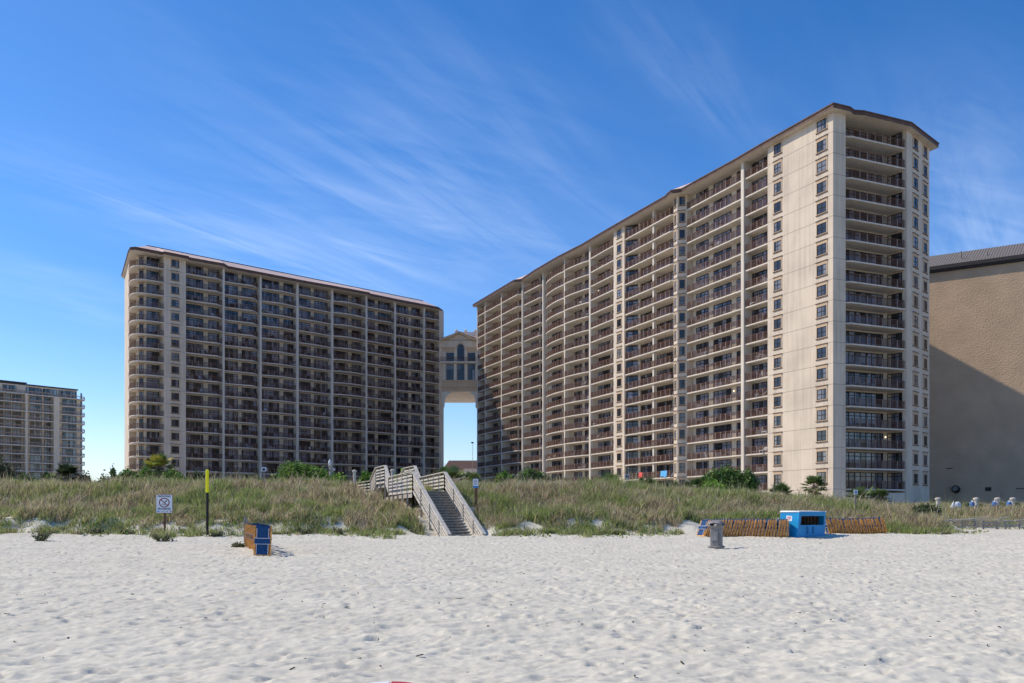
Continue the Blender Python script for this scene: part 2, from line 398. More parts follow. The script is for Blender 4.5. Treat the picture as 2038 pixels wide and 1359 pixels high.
# scattered tufts standing in the open sand before the dune
nt_ = 360; tx_ = np.concatenate([rs.uniform(-34,-6,235), rs.uniform(-1,9.5,90), rs.uniform(23,27,35)]); ty_ = np.interp(tx_,TX,TY)+1.3-(2.9+3.2*vnoise(tx_,tx_*0,2.2,91)+1.2*vnoise(tx_,tx_*0,.7,92))*rs.rand(nt_)**.9
bxs, bys = [], []
for a_, c_ in zip(tx_, ty_):
    if -6.5 < a_ < -1.4 or (-12.6 < a_ < -9 and c_ < 52.5): continue
    k = rs.randint(10,75); bxs.append(a_+rs.normal(0,rs.uniform(.08,.3),k)); bys.append(c_+rs.normal(0,.14,k))
bxs = np.concatenate(bxs); bys = np.concatenate(bys); nn = len(bxs)
hh_ = rs.uniform(.12,.5,nn); tag(blades_mesh('sand_tufts', np.stack([bxs,bys,H(bxs,bys)-.02],1), hh_, rs.uniform(.02,.04,nn), rs.normal(0,.5,(nn,2))*hh_[:,None], palette(nn,[.5,.35,.2,.06,.03,.15,.15,.3]), M['grass']), None, kind='stuff')
# main dune grass
N0 = 560000
gx_ = rs.uniform(-50,52,N0); gy_ = 52.8+46*rs.rand(N0)**1.7
toe = np.interp(gx_, TX, TY)
cl = vnoise(gx_,gy_,1.1,41)+.7*vnoise(gx_,gy_,.45,42)
dens = sstep((gy_-toe+.15)/2.4)
keep = (cl > .42-1.0*dens) & (np.abs(gx_/gy_) < .72)
keep &= ~((gx_ > -6.9-.45*(gy_-58.6)) & (gx_ < -3.4-.42*(gy_-58.6)) & (gy_ < 60.5))      # staircase
ax = -8.0-.3*(gy_-64); keep &= ~((np.abs(gx_-ax) < 1.35) & (gy_ >= 60))
keep &= ~((gx_ > 27.5+2*vnoise(gx_,gy_,1.5,77)) & (gy_ < 67.3) & (gx_ > gy_*.474)) & ~((gx_ > 31) & (gy_ < 67.6))
keep &= ~((gx_ > 19) & (gx_ < 23) & (gy_ < 56)) & ~((gx_>10) & (gx_<19.5) & (gy_<54.4))
gx_ = gx_[keep]; gy_ = gy_[keep]; dens = dens[keep]; n = len(gx_)
gz_ = H(gx_, gy_)-.03
patch = 1.1*vnoise(gx_,gy_,3.0,43)+.9*vnoise(gx_,gy_,.9,44); hp = .9*vnoise(gx_,gy_,1.8,45)+1.1*vnoise(gx_,gy_,.7,46)
fr = sstep((gy_-toe[keep])/8)
w = np.zeros((n,8)); g_ = np.clip(.58+patch*1.7-.28*fr,0.05,1)
w[:,0] = g_*.5; w[:,1] = g_*.35; w[:,2] = .22; w[:,3] = .22*(1-g_)+.06; w[:,4] = .26*(1-g_)+.05; w[:,5] = .40*(1-g_); w[:,6] = .16*(1-g_)+.06; w[:,7] = g_*.22
hg = (.34+.35*rs.rand(n)+.5*hp)*(.55+.45*dens); hg = np.clip(hg,.12,1.1)
tall = rs.rand(n) < .012; hg[tall] *= 2.1
ln = rs.normal(0,.34,(n,2))*hg[:,None]*1.2; ln[:,0] += .06
tag(blades_mesh('dune_grass', np.stack([gx_,gy_,gz_],1), hg, rs.uniform(.022,.05,n), ln, palette(n,w), M['grass']), None, kind='stuff')
ns = 1500; sx_ = rs.uniform(-46,44,ns); sy_ = 62+14*rs.rand(ns); kk = (vnoise(sx_,sy_,3,61) > -.05) & (np.abs(sx_/sy_) < .7) & (np.abs(sx_+8.5+.3*(sy_-64)) > 1.6) & ~((sx_ > 28) & (sy_ < 68)); sx_, sy_ = sx_[kk], sy_[kk]; ns = len(sx_)
sh_ = rs.uniform(.8,1.45,ns); tag(blades_mesh('sea_oats', np.stack([sx_,sy_,H(sx_,sy_)-.02],1), sh_, rs.uniform(.015,.03,ns), rs.normal(0,.28,(ns,2)), palette(ns,[.05,.02,.2,.5,.6,.3,.1,.05]), M['grass']), None, kind='stuff')
# vines creeping out on the sand at the toe of the dune
nb = 9000
bx = rs.uniform(-36,44,nb); by = np.interp(bx,TX,TY)-2.6+3.4*rs.rand(nb)**.8
kk = (vnoise(bx,by,1.4,51)+.5*vnoise(bx,by,.5,52) > .08) & ~((bx>9)&(bx<24)) & ~((bx>-7)&(bx<-1.2))
bx, by = bx[kk], by[kk]; nb = len(bx)
tag(leaves_mesh('beach_vine', np.stack([bx,by,bez(H(bx,by),bx,by)+rs.uniform(.01,.12,nb)],1), rs.uniform(.05,.12,nb), palette(nb,[.4,.4,.2,.1,.1,.2,.3,.3]), M['leaf']), None, kind='stuff')
# dry stalks and wrack bits lying on the sand
nd = 1500
dx_ = rs.uniform(-30,30,nd); dy_ = 8.5+46*rs.rand(nd)**.9; kk = np.abs(dx_/dy_) < .62; dx_, dy_ = dx_[kk], dy_[kk]; nd = len(dx_)
db = MB()
for x, y in zip(dx_, dy_):
    a = random.uniform(0,3.14); l = random.uniform(.008,.03)*random.choice((.5,1,1,2.0)); z = float(bez(H(np.array([x]),np.array([y])),np.array([x]),np.array([y]))[0])
    db.beam((x-l*math.cos(a),y-l*math.sin(a),z+.008),(x+l*math.cos(a),y+l*math.sin(a),z+.014),random.uniform(.006,.018),.01)
tag(db.build('wrack_debris', simple('dark_debris', (.06,.05,.04), .9)), None, kind='stuff')

# ------------------------------------------------------------------ towers
FH = 2.8; GZ = 3.2
class Tower:
    def __init__(s, name, loc, t, label, cat, ztop):
        s.root = empty(name, (loc[0],loc[1],GZ), math.atan2(t[1],t[0]), label, cat); s.items = []; s.zt = ztop-GZ; s.mw = None
        a = math.atan2(t[1],t[0]); s.c, s.s = math.cos(a), math.sin(a); s.loc = loc
    def world(s, x, y, z): return (s.loc[0]+x*s.c-y*s.s, s.loc[1]+x*s.s+y*s.c, z+GZ)
    def part(s, name, mb, mats): return mb.build(name, mats, s.root)
    def rep(s, name, mb, mats, subs, floors):
        xs = [v[0] for v in mb.v]; ys = [v[1] for v in mb.v]; cx, cy = sum(xs)/len(xs), sum(ys)/len(ys)
        w = max(max(xs)-min(xs), max(ys)-min(ys)); p = s.world(cx,cy,0); d = math.hypot(p[0],p[1])
        me = mb.mesh(name, mats); sm = [(sn, smb, smt, smb.mesh(sn, smt)) for sn, smb, smt in subs]
        for k in floors: s.items.append((w/d-(.0004 if k > 15 else 0), name, mb, mats, me, sm, s.zt-FH*k))
    def finish(s, limit=100):
        by = {}
        for it in s.items: by.setdefault(it[1], []).append(it)
        for nm, L_ in by.items():
            L_.sort(key=lambda i: -i[0])
            for w, name, mb, mats, me, sm, z in L_[:limit]:
                o = link(name, me, s.root, (0,0,z))
                for sn, smb, smt, sme in sm: link(sn, sme, o)
            rest = L_[limit:]
            if rest:
                A = MB(); subs = {}
                for w, name, mb, mats, me, sm, z in rest:
                    A.add(mb, (0,0,z))
                    for sn, smb, smt, sme in sm: subs.setdefault(sn, (MB(), smt))[0].add(smb, (0,0,z))
                o = A.build(nm, rest[0][3], s.root); tag(o, None, kind='stuff')
                for sn, (b, smt) in subs.items(): tag(b.build(sn, smt, o), None, kind='stuff')
def balcony(T, front, back, floors, th=.19, post=1.35, pick=.13, mats=None):
    a = MB(); a.prism(front+back[::-1], -th/2, th/2)
    r = MB(); r.cm = 0
    cx = sum(p[0] for p in back)/len(back); cy = sum(p[1] for p in back)/len(back)
    f = []
    for p in front:
        dx, dy = cx-p[0], cy-p[1]; l = math.hypot(dx,dy) or 1; f.append((p[0]+dx/l*.07, p[1]+dy/l*.07))
    for p, q in zip(f[:-1], f[1:]):
        L_ = math.dist(p,q)
        if L_ < .25: continue
        for z, hh in ((1.17,.06),(.24,.04)): r.beam((p[0],p[1],z),(q[0],q[1],z),.055,hh)
        n = max(1, int(L_/pick))
        for i in range(n):
            t = (i+.5)/n; x, y = p[0]+(q[0]-p[0])*t, p[1]+(q[1]-p[1])*t
            r.box(x-.016,x+.016,y-.016,y+.016,.14,1.15)
    r.cm = 1
    for p, q in zip(f[:-1], f[1:]):
        L_ = math.dist(p,q); n = max(1, round(L_/post))
        for i in range(n+1):
            t = i/n; x, y = p[0]+(q[0]-p[0])*t, p[1]+(q[1]-p[1])*t
            r.box(x-.035,x+.035,y-.035,y+.035,.12,1.22)
    T.rep('balcony', a, M['slab'], [('railing', r, [M['rail'], M['railpost']])], floors)
def door(T, p, q, floors, h=2.42, panel=1.05, pane='pane', name='glass_door', fr='bronze'):
    L_ = math.dist(p,q); ux, uy = (q[0]-p[0])/L_, (q[1]-p[1])/L_; ox, oy = uy, -ux
    def P_(t, o, z): return (p[0]+ux*t+ox*o, p[1]+uy*t+oy*o, z)
    a = MB()
    for z in (.16, h, h-.5): a.beam(P_(0,.05,z), P_(L_,.05,z), .08, .09)
    n = max(1, round(L_/panel))
    for i in range(n+1):
        t = min(max(L_*i/n,.04),L_-.04); a.beam(P_(t,.052,.16), P_(t,.052,h), .07, .08 if i in (0,n) else .06)
    g = MB(); g.face([P_(0,.02,.12),P_(L_,.02,.12),P_(L_,.02,h),P_(0,.02,h)])
    T.rep(name, a, M[fr], [('pane', g, M[pane])], floors)
def window(T, p, q, floors, z0=.95, z1=2.35, side=.15, top=2.78, grid=(2,2)):
    L_ = math.dist(p,q); ux, uy = (q[0]-p[0])/L_, (q[1]-p[1])/L_; ox, oy = uy, -ux
    def P_(t, o, z): return (p[0]+ux*t+ox*o, p[1]+uy*t+oy*o, z)
    def bx(b, t0, t1, o0, o1, za, zb): b.hexa([P_(t0,o1,za),P_(t1,o1,za),P_(t1,o0,za),P_(t0,o0,za),P_(t0,o1,zb),P_(t1,o1,zb),P_(t1,o0,zb),P_(t0,o0,zb)])
    a = MB()
    bx(a,-side,0,-.02,.07,z0-.1,top); bx(a,L_,L_+side,-.02,.07,z0-.1,top); bx(a,0,L_,-.02,.065,z1,top); bx(a,0,L_,-.02,.065,z0-.1,z0)
    a.cm = 1; bx(a,-side-.08,L_+side+.08,-.02,.16,top,top+.07); bx(a,-side-.04,L_+side+.04,-.02,.13,z0-.2,z0-.1)
    f = MB()
    for z in (z0+.04,(z0+z1)/2,z1-.04): f.beam(P_(0,.03,z),P_(L_,.03,z),.05,.06)
    for i in range(grid[0]+1): t = min(max(L_*i/grid[0],.03),L_-.03); f.beam(P_(t,.032,z0),P_(t,.032,z1),.05,.055)
    g = MB(); g.face([P_(0,.012,z0),P_(L_,.012,z0),P_(L_,.012,z1),P_(0,.012,z1)])
    T.rep('window', a, [M['tan'], M['fascia']], [('frame', f, M['bronze']), ('pane', g, M['winpane'])], floors)
def loft_roof(T, eave, ridge, z0, fh, rise, cap=.15, mt='tile', soff='inner'):
    n = len(eave); r = MB()
    for i in range(n):
        j = (i+1) % n; a, b, c, d = eave[i], eave[j], ridge[j], ridge[i]
        pts = [(a[0],a[1],z0+fh),(b[0],b[1],z0+fh),(c[0],c[1],z0+fh+rise),(d[0],d[1],z0+fh+rise)]
        if math.dist(c,d) < .01: pts = pts[:3]
        r.face(pts)
    ro = T.part('roof', r, M[mt])
    f = MB(); cx = sum(p[0] for p in eave)/n; cy = sum(p[1] for p in eave)/n
    for i in range(n):
        j = (i+1) % n; a, b = eave[i], eave[j]
        if math.dist(a,b) < .02: continue
        f.face([(a[0],a[1],z0),(b[0],b[1],z0),(b[0],b[1],z0+fh),(a[0],a[1],z0+fh)])
        d = Vector((b[0]-a[0],b[1]-a[1],0)).normalized(); o = Vector((d.y,-d.x,0))*.06
        f.beam(Vector((a[0],a[1],z0+fh-.06))+o*.7,Vector((b[0],b[1],z0+fh-.06))+o*.7,.14,.16)   # gutter
    f.build('fascia', M['fascia'], ro)
    s = MB(); s.face([(p[0],p[1],z0+.01) for p in eave][::-1]); s.build('soffit', M[soff], ro)
    c = MB(); c.prism(ridge, z0+fh+rise-.05, z0+fh+rise+cap); c.build('ridge_cap', M['cap'], ro)
def fins(T, L_, back, ztop, base=-2):
    for s_, o, w in L_:
        b = MB(); b.box(s_-w/2, s_+w/2, -o, back+.1, base, ztop); T.part('pier', b, M['slab'])
BACK = []   # (tower, front polyline, back y) used for balcony furniture

# ---- right tower
t_R = (.4119134,-.911223)
TR = Tower('beach_tower', (-9.0161,234.8633), t_R, 'tall beige condominium tower at the right with brown railings and blank end wall', 'condo tower', 52.2)
ZR = 54.85-GZ; FL18 = list(range(18))
core = MB()
core.prism([(0.3,1.93),(112.7,1.93),(112.7,0),(125.64,0),(125.64,2.2),(122.6,2.2),(122.6,12.9),(125.1,13.35),(125.54,13.5),(122.1,21.86),(0.3,21.86)], -2, ZR)
core.box(122.7,125.4,2.25,13.3,-2,1.0)
core.cm = 1
for k in range(-0,18):
    z = TR.zt-FH*k
    core.box(112.8,125.645,-.006,.02,z-.02,z+.025); core.box(125.6,125.647,0.0,2.19,z-.02,z+.025)
    a, b = (125.54,13.5), (122.1,21.86)
TR.part('wall', core, [M['stucco'], M['joint']])
inn = MB()
inn.box(.3,69.28,1.905,1.95,-.5,ZR-.02); inn.box(72.9,88.75,1.905,1.95,-.5,ZR-.02); inn.box(91.5,112.66,1.905,1.95,-.5,ZR-.02); inn.box(122.5,122.63,2.25,12.85,-.5,ZR-.02)
TR.part('recess_wall', inn, M['inner'])
c2 = MB(); c2.prism([(69.28,1.9),(69.28,-.1),(72.9,-.1),(72.9,1.9)], -2, ZR); TR.part('window_column', c2, M['stucco'])
c3 = MB(); c3.prism([(88.75,1.9),(88.75,0),(90.5,-.5),(91.5,.8),(91.5,1.9)], -2, ZR)
for k in range(18):
    z = TR.zt-FH*k; c3.prism([(88.70,1.8),(88.70,-.06),(90.5,-.62),(91.62,.8),(91.62,1.8)], z-.06, z+.1)
TR.part('bay_window', c3, M['stucco'])
fins(TR, [(.15,.1,.3),(5.77,.25,.3),(16.35,.36,.42),(27.43,-.05,.42),(37.4,-.5,.5),(48.95,.12,.5),(59.1,-.25,.6),(69.1,.05,.35),(106.55,-.25,.66),(112.6,-.2,.4)], 1.9, ZR)
cc = MB(); cc.box(82.2,82.65,0.0,.45,-2,ZR); TR.part('column', cc, M['slab'])
pl = MB(); pl.box(75.0,75.6,1.6,1.95,-2,ZR); TR.part('column', pl, M['slab'])
pl = MB(); pl.box(122.4,122.7,12.12,12.88,-2,ZR); TR.part('column', pl, M['slab'])
Rb = [ ([(.3,0),(5.62,-.22)], [(.5,5.5)]),
 ([(5.92,-.24),(16.14,-.34)], [(6.2,9.4),(10.6,15.9)]),
 ([(16.56,-.39),(26.1,-.57),(27.25,.55)], [(16.8,20.9),(21.94,24.0),(24.9,27.1)]),
 ([(27.65,.5),(28.0,.3),(36.3,.35),(37.1,1.3)], [(28.6,32.55),(33.69,36.9)]),
 ([(37.65,1.1),(40,.4),(43.5,-.1),(46.3,-.25),(48.7,-.1)], [(39.3,43.86),(44.8,48.5)]),
 ([(49.2,-.3),(52,-.25),(54.6,.0),(57,.4),(58.8,.95)], [(49.69,53.0),(54.28,58.6)]),
 ([(59.4,.34),(64.6,.10),(68.95,-.04)], [(59.87,64.44),(65.4,68.6)]),
 ([(72.9,0),(82.28,-.23),(88.2,-.35),(88.75,.1)], [(75.7,79.9),(80.84,86.2)]),
 ([(91.5,.72),(106.22,.42)], [(92.64,95.92),(97.35,101.86),(103.23,106.0)]),
 ([(106.88,.51),(112.4,.45)], [(107.0,110.3)])]
for fr, gl in Rb:
    balcony(TR, fr, [(fr[0][0],1.95),(fr[-1][0],1.95)], FL18)
    BACK.append((TR, fr, 1.95))
    for a, b in gl: door(TR, (a,1.88), (b,1.88), FL18)
door(TR, (72.95,.35), (74.95,1.85), FL18)
SEA = [(124.85,2.2),(125.45,3.5),(125.45,13.3)]
balcony(TR, SEA, [(122.5,2.2),(122.5,12.9),(125,13.36)], FL18)
door(TR, (122.64,2.5), (122.64,12.05), FL18); door(TR, (122.68,12.95), (124.95,13.3), FL18)
window(TR, (70.35,-.1), (71.9,-.1), FL18)
d1 = Vector((1.75,-.5)).normalized(); window(TR, (88.75+d1.x*.5,d1.y*.5), (88.75+d1.x*1.35,d1.y*1.35), FL18, side=.12, grid=(1,2))
d2 = Vector((1.0,1.3)).normalized(); window(TR, (90.5+d2.x*.35,-.5+d2.y*.35), (90.5+d2.x*1.25,-.5+d2.y*1.25), FL18, side=.12, grid=(1,2))
window(TR, (114.07,0), (115.56,0), FL18); window(TR, (122.69,0), (124.46,0), FL18)
ca = Vector((125.54,13.5)); cd = (Vector((122.1,21.86))-ca).normalized()
for c0, w_ in ((2.6,1.5),(6.6,1.25)):
    p = ca+cd*c0; q = ca+cd*(c0+w_); window(TR, tuple(p), tuple(q), FL18, side=.32)
re = [(-.9,-.9),(26.4,-1.5),(27.9,-.3),(36,-.9),(48,-1.1),(58,-.7),(69,-1.0),(88.3,-1.2),(89.0,-1.5),(90.7,-1.8),(92.0,-.7),(106,-.6),(112.5,-.8),(126.6,-.9),(126.6,2.0),(126.1,3.2),(126.5,4.6),(126.5,13.3),(122.9,22.8),(-.9,22.8)]
rr = [(4,3.6)]+[(x,3.0) for x in (26.4,27.9,36,48,58,69,88.3,89.0,90.7,92.0,106,112.5)]+[(121.8,3.4),(121.8,3.9),(121.8,4.2),(121.8,4.8),(121.8,13),(119.5,18),(4,18)]
loft_roof(TR, re, rr, ZR-.02, .62, 2.1)
lampm = simple('lit_lamp_glass', (.9,.8,.6), .4, .02); lampm.node_tree.nodes['Principled BSDF'].inputs['Emission Color'].default_value = (1,.75,.45,1); lampm.node_tree.nodes['Principled BSDF'].inputs['Emission Strength'].default_value = 1.6
for x_, y_, k_ in ((102.6,1.75,12),(60,1.75,3),(122.75,12.5,15)):
    b = MB(); b.lathe([(.03,-.1),(.09,-.05),(.09,.06),(.03,.1)],(x_,y_,TR.zt-FH*k_+1.95),8); TR.part('wall_lamp', b, lampm)
TR.finish()

# ---- left tower
t_L = (.7288662,.6846562)
TL = Tower('inland_tower', (-69.3107,192.2330), t_L, 'wide shaded condominium tower left of centre under a pink tile roof', 'condo tower', 52.2)
core = MB()
core.prism([(-4.82,1.83),(-8.0,1.83),(-8.9,2.9),(-7.6,7.8),(-9.0,7.8),(-4.5,22.7),(5,21),(4,16),(70.2,16),(70.2,0),(68.7,0),(68.7,1.83)], -2, ZR)
TL.part('wall', core, M['stucco'])
inn = MB(); inn.box(-.05,68.68,1.8,1.85,-.5,ZR-.02); inn.box(-8.0,-4.85,1.8,1.85,-.5,ZR-.02); TL.part('recess_wall', inn, M['inner'])
c2 = MB(); c2.box(-4.82,-.09,-.2,1.9,-2,ZR)
c2.cm = 1
for k in range(18): z = TL.zt-FH*k; c2.box(-4.83,-.08,-.206,0,z-.02,z+.02)
TL.part('window_column', c2, [M['stucco'], M['joint']])
ed = MB(); ed.box(-3.9,-3.75,-.26,-.19,-2,ZR); ed.box(-1.1,-.95,-.26,-.19,-2,ZR)
fins(TL, [(8.55,-.15,.48),(17.57,-.5,.5),(26.9,-.4,.6),(36.1,-.15,.5),(45.6,.25,.5),(54.7,-.35,.5),(64.0,-.3,.5)], 1.8, ZR)
Lb = [([(-.09,0),(4.09,-.29),(6.65,-.74),(8.3,.3)], [(.3,4.59),(5.78,8.2)]),
 ([(8.78,.75),(12.63,.25),(15.3,-.24),(17.3,1.4)], [(9.1,12.64),(13.6,17.2)]),
 ([(17.83,.8),(22.39,-.13),(26.6,.65)], [(18.4,22.87),(23.97,26.5)]),
 ([(27.2,-.08),(31.57,-.06),(35.85,.5)], [(27.6,31.05),(32.07,35.7)]),
 ([(36.36,.12),(37.99,-.77),(40.61,-1.07),(43.2,-.8),(45.35,-.2)], [(36.7,41.4),(42.63,45.2)]),
 ([(45.85,-.2),(53.14,-.08),(54.45,.6)], [(46.2,49.31),(50.38,54.3)]),
 ([(54.95,.69),(62.96,.35),(63.75,.74)], [(55.5,59.79),(60.87,63.6)]),
 ([(64.25,-.3),(68.7,0)], [(64.8,68.4)])]
for fr, gl in Lb:
    balcony(TL, fr, [(fr[0][0],1.85),(fr[-1][0],1.85)], FL18)
    BACK.append((TL, fr, 1.85))
    for a, b in gl: door(TL, (a,1.78), (b,1.78), FL18)
cf = [(-9.1,7.8),(-9.9,5.2),(-10.35,3.6),(-10.5,2.4),(-10.35,1.4),(-9.95,.65),(-9.3,.1),(-8.3,-.15),(-7.0,-.22),(-4.82,-.3)]
balcony(TL, cf, [(-7.55,7.8),(-8.85,2.9),(-7.95,1.85),(-4.82,1.85)], FL18); BACK.append((TL, [(-9,-.0),(-4.9,-.2)], 1.85))
door(TL, (-7.6,1.78), (-5.0,1.78), FL18)
window(TL, (-8.75,2.72), (-8.15,2.0), FL18, side=.08, grid=(2,2), top=2.5, z0=.4)
window(TL, (-3.22,-.2), (-1.61,-.2), FL18)
le = [(-4.8,23.6),(-11.0,2.6),(-11.6,-.1),(-11.0,-1.1),(-5.6,-1.2),(-5.3,-1.9),(-.3,-1.9),(.1,-1.2),(7.6,-1.7),(9.3,-.4),(18,-.6),(27,-.7),(36,-1.3),(45.4,-1.6),(46.2,-.8),(55,-.6),(67.6,-.8),(71.0,1.4),(71.0,17),(5.5,17),(6.3,22)]
lr = [(-1.5,20),(-7,5),(-7,3.2),(-6.8,3.0)]+[(x,3.0) for x in (-5.6,-5.3,-.3,.1,7.6,9.3,18,27,36,45.4,46.2,55)]+[(65.5,3.0),(67,4.2),(67,13),(1.5,13),(2.5,19)]
loft_roof(TL, le, lr, ZR-.02, .6, 1.9)
TL.finish()

# ---- sky bridge between the towers
BR = empty('sky_bridge', (-13.8,240,GZ), 0, 'pale skybridge with arched window joining the two towers high above the gap', 'skybridge')
def bz(y): return (1018-y)/1800*240+1.6-GZ
def bxx(px): return (px-1019)/1800*240+13.8
xl, xr = bxx(877), bxx(951)
b = MB(); b.box(xl-1,xr+1,0.1,26,bz(778),bz(676)); 
b.face([(bxx(878),.1,bz(677)),(bxx(951),.1,bz(677)),(bxx(948),.1,bz(672)),(bxx(914),.1,bz(661)),(bxx(880),.1,bz(674))])
BRw = b.build('wall', M['stucco'], BR)
b = MB()
for y0, y1, o in ((756.5,759,-.35),(759,764,-.15),(764,769,-.28),(769,771,-.5),(771,779,-.2)): b.box(xl-.3,xr+.3,o,.15,bz(y1)-.01,bz(y0)+.01)
b.build('cornice', M['tan'], BR)
for y0, y1, o in ((691,693.5,-.35),(693.5,699,-.15)):
    for c0, c1 in ((xl,bxx(905.5)),(bxx(927),xr+.3)): b = MB(); b.box(c0,c1,o,.15,bz(y1),bz(y0)); b.build('cornice', M['tan'], BR)
b = MB()
for px in (885,906,927.5,948): b = MB(); b.box(bxx(px)-.22,bxx(px)+.22,-.2,.15,bz(756.5),bz(699)); b.build('pilaster', M['slab'], BR)
def bwin(a, c, y0, y1, arch=False):
    f = MB(); x0, x1, z0, z1 = bxx(a), bxx(c), bz(y1), bz(y0); g = MB()
    if arch:
        r = (x1-x0)/2; cx = (x0+x1)/2; zc = z1-r; pts = [(x0,.06,z0),(x1,.06,z0)]+[(cx+r*math.cos(t),.06,zc+r*math.sin(t)) for t in [math.pi*i/12 for i in range(13)]]
        g.face([(x,y,z) for x,y,z in pts])
        for i in range(12):
            t0, t1 = math.pi*i/12, math.pi*(i+1)/12
            f.beam((cx+(r+.12)*math.cos(t0),0,zc+(r+.12)*math.sin(t0)),(cx+(r+.12)*math.cos(t1),0,zc+(r+.12)*math.sin(t1)),.3,.28)
        f.box(cx-.2,cx+.2,-.3,.1,z1-.05,z1+.55)
    else: g.face([(x0,.06,z0),(x1,.06,z0),(x1,.06,z1),(x0,.06,z1)])
    fo = f if f.v else None
    w = MB()
    for i in range(3): x = x0+(x1-x0)*i/2; w.beam((x,.03,z0),(x,.03,z1-(.4 if arch else 0)),.05,.07)
    k = max(2, int((z1-z0)/1.1))
    for i in range(k+1): z = z0+(z1-z0-(0.6 if arch else 0))*i/k; w.beam((x0,.03,z),(x1,.03,z),.05,.06)
    wo = w.build('window', M['bronze'], BR); g.build('pane', M['winpane'], wo)
    if fo: fo.build('arch_trim', M['tan'], wo)
bwin(889,903,702,718.5); bwin(910.3,923.3,684.6,718.5,True); bwin(931.5,945.5,702,718.5)
bwin(888.8,902.5,724.5,756); bwin(910,923.6,724.5,756); bwin(931.6,945.2,724.5,756)
b = MB(); b.box(xl-.1,xr+.1,-1.2,.12,bz(723),bz(720.4)); bo = b.build('balcony', M['slab'], BR)
b = MB(); b.beam((xl,-1.1,bz(712)),(xr,-1.1,bz(712)),.06,.07)
for i in range(70): x = xl+(xr-xl)*i/69; b.box(x-.015,x+.015,-1.12,-1.09,bz(720.4),bz(712))
b.build('railing', M['rail'], bo)
b = MB()
gp = [(877,677.5),(884,674),(896,670),(914.5,662),(930,669),(941,675),(951,677)]
for (a0,a1),(c0,c1) in zip(gp[:-1],gp[1:]): b.beam((bxx(a0),-.35,bz(a1)),(bxx(c0),-.35,bz(c1)),1.0,.55)
b.build('gable_moulding', M['tan'], BR)
b = MB(); zr = bz(662)+.2; ze = bz(677)
b.face([(xl-1,-.7,ze),(bxx(914.5),-.7,zr),(bxx(914.5),9,zr+.3),(xl-1,9,zr-1.0)]); b.face([(bxx(914.5),-.7,zr),(xr+1,-.7,ze),(xr+1,9,zr-.2),(bxx(914.5),9,zr+.3)])
b.box(xl-1,xr+1,9,25,ze,zr)
ro = b.build('roof', M['tile'], BR)
b = MB()
for px in (905.5,924.5,944.5): b.box(bxx(px)-.35,bxx(px)+.35,6,6.7,zr-.5,zr+1.5); b.lathe([(.3,0),(.42,.12),(.2,.35),(.05,.6)],(bxx(px),6.35,zr+1.5),8)
b.box(bxx(905),bxx(946),6.1,6.6,zr+1.0,zr+1.2); b.box(bxx(905),bxx(946),6.1,6.6,zr-.2,zr+.25)
for i in range(22): x = bxx(906.5)+(bxx(943)-bxx(906.5))*i/21; b.lathe([(.06,0),(.12,.25),(.06,.75)],(x,6.35,zr+.25),6)
b.build('balustrade', M['slab'], ro)
for side in (0,1):
    b = MB(); X0 = bxx(880) if side == 0 else bxx(949.5); sg = 1 if side == 0 else -1; wv = (2.15 if side == 0 else 1.6)
    prof = [(0,bz(779)),(wv,bz(779)),(wv,bz(783)),(wv*.92,bz(784))]+[(wv*.9-wv*.65*math.sin(t), bz(784)-(bz(784)-bz(806))*(1-math.cos(t))) for t in [math.pi/2*i/8 for i in range(1,9)]]+[(.45,bz(809)),(.3,bz(811)),(0,bz(812))]
    P1 = [(X0+sg*x,-.1,z) for x,z in prof]; P2 = [(x,1.6,z) for x,y,z in P1]; n = len(P1)
    b.face(P1); b.face(P2)
    for i in range(n): j = (i+1)%n; b.face([P1[i],P1[j],P2[j],P2[i]])
    b.build('bracket', M['slab'], BR)

# ---- brown building at the right edge
TB = empty('windowless_building', (72.7,157,GZ), math.atan2(-.546,.838), 'huge windowless brown stucco building at the right edge crossed by a diagonal shadow', 'building')
TB.scale = (.981,.981,.981)
b = MB(); b.box(-14,45,0,30,-2,40.5); BW = b.build('wall', M['brownwall'], TB)
b = MB(); b.box(-14.6,45.6,-.5,30.5,40.55,41.5); b.box(-14.6,45.6,-.75,-.5,40.9,41.55)
b.build('fascia', M['cap'], TB)
b = MB(); b.face([(-14.6,-.7,41.5),(45.6,-.7,41.5),(45.6,9,45.9),(-9,9,45.9)]); b.face([(-9,9,45.9),(45.6,9,45.9),(45.6,24,45.9),(-9,24,45.9)]); b.face([(-14.6,-.7,41.5),(-9,9,45.9),(-9,24,45.9),(-14.6,30.5,41.5)])
ro = b.build('roof', M['metalroof'], TB)
b = MB()
for s_ in (4.5,8.6): b.tube((s_,2.5,42.5),(s_,2.5,44.3 if s_ < 5 else 43.6),.14,.14,8)
b.build('vent_pipe', M['greypost'], ro)
b = MB(); b.tube((4.15,-.05,2.15),(4.0,-.75,2.35),.62,.62,20); b.tube((4.15,.1,2.1),(4.15,-.2,2.1),.2,.2,8)
fo = b.build('floodlight', M['black'], TB)
b = MB(); b.tube((4.0,-.755,2.352),(3.995,-.78,2.36),.46,.46,20); b.build('lens', simple('grey_lens', (.22,.21,.19), .4), fo)
b = MB(); b.box(8.6,9.5,-.12,.05,1.9,2.55); v = b.build('vent', M['bronze'], TB)
b = MB(); b.box(2.5,3.5,-.06,.05,5.85,6.0); b.build('wall_slot', M['cap'], TB)
b = MB(); b.box(13.2,15.5,-.06,.05,2.2,2.32); b.build('ledge', M['cap'], TB)

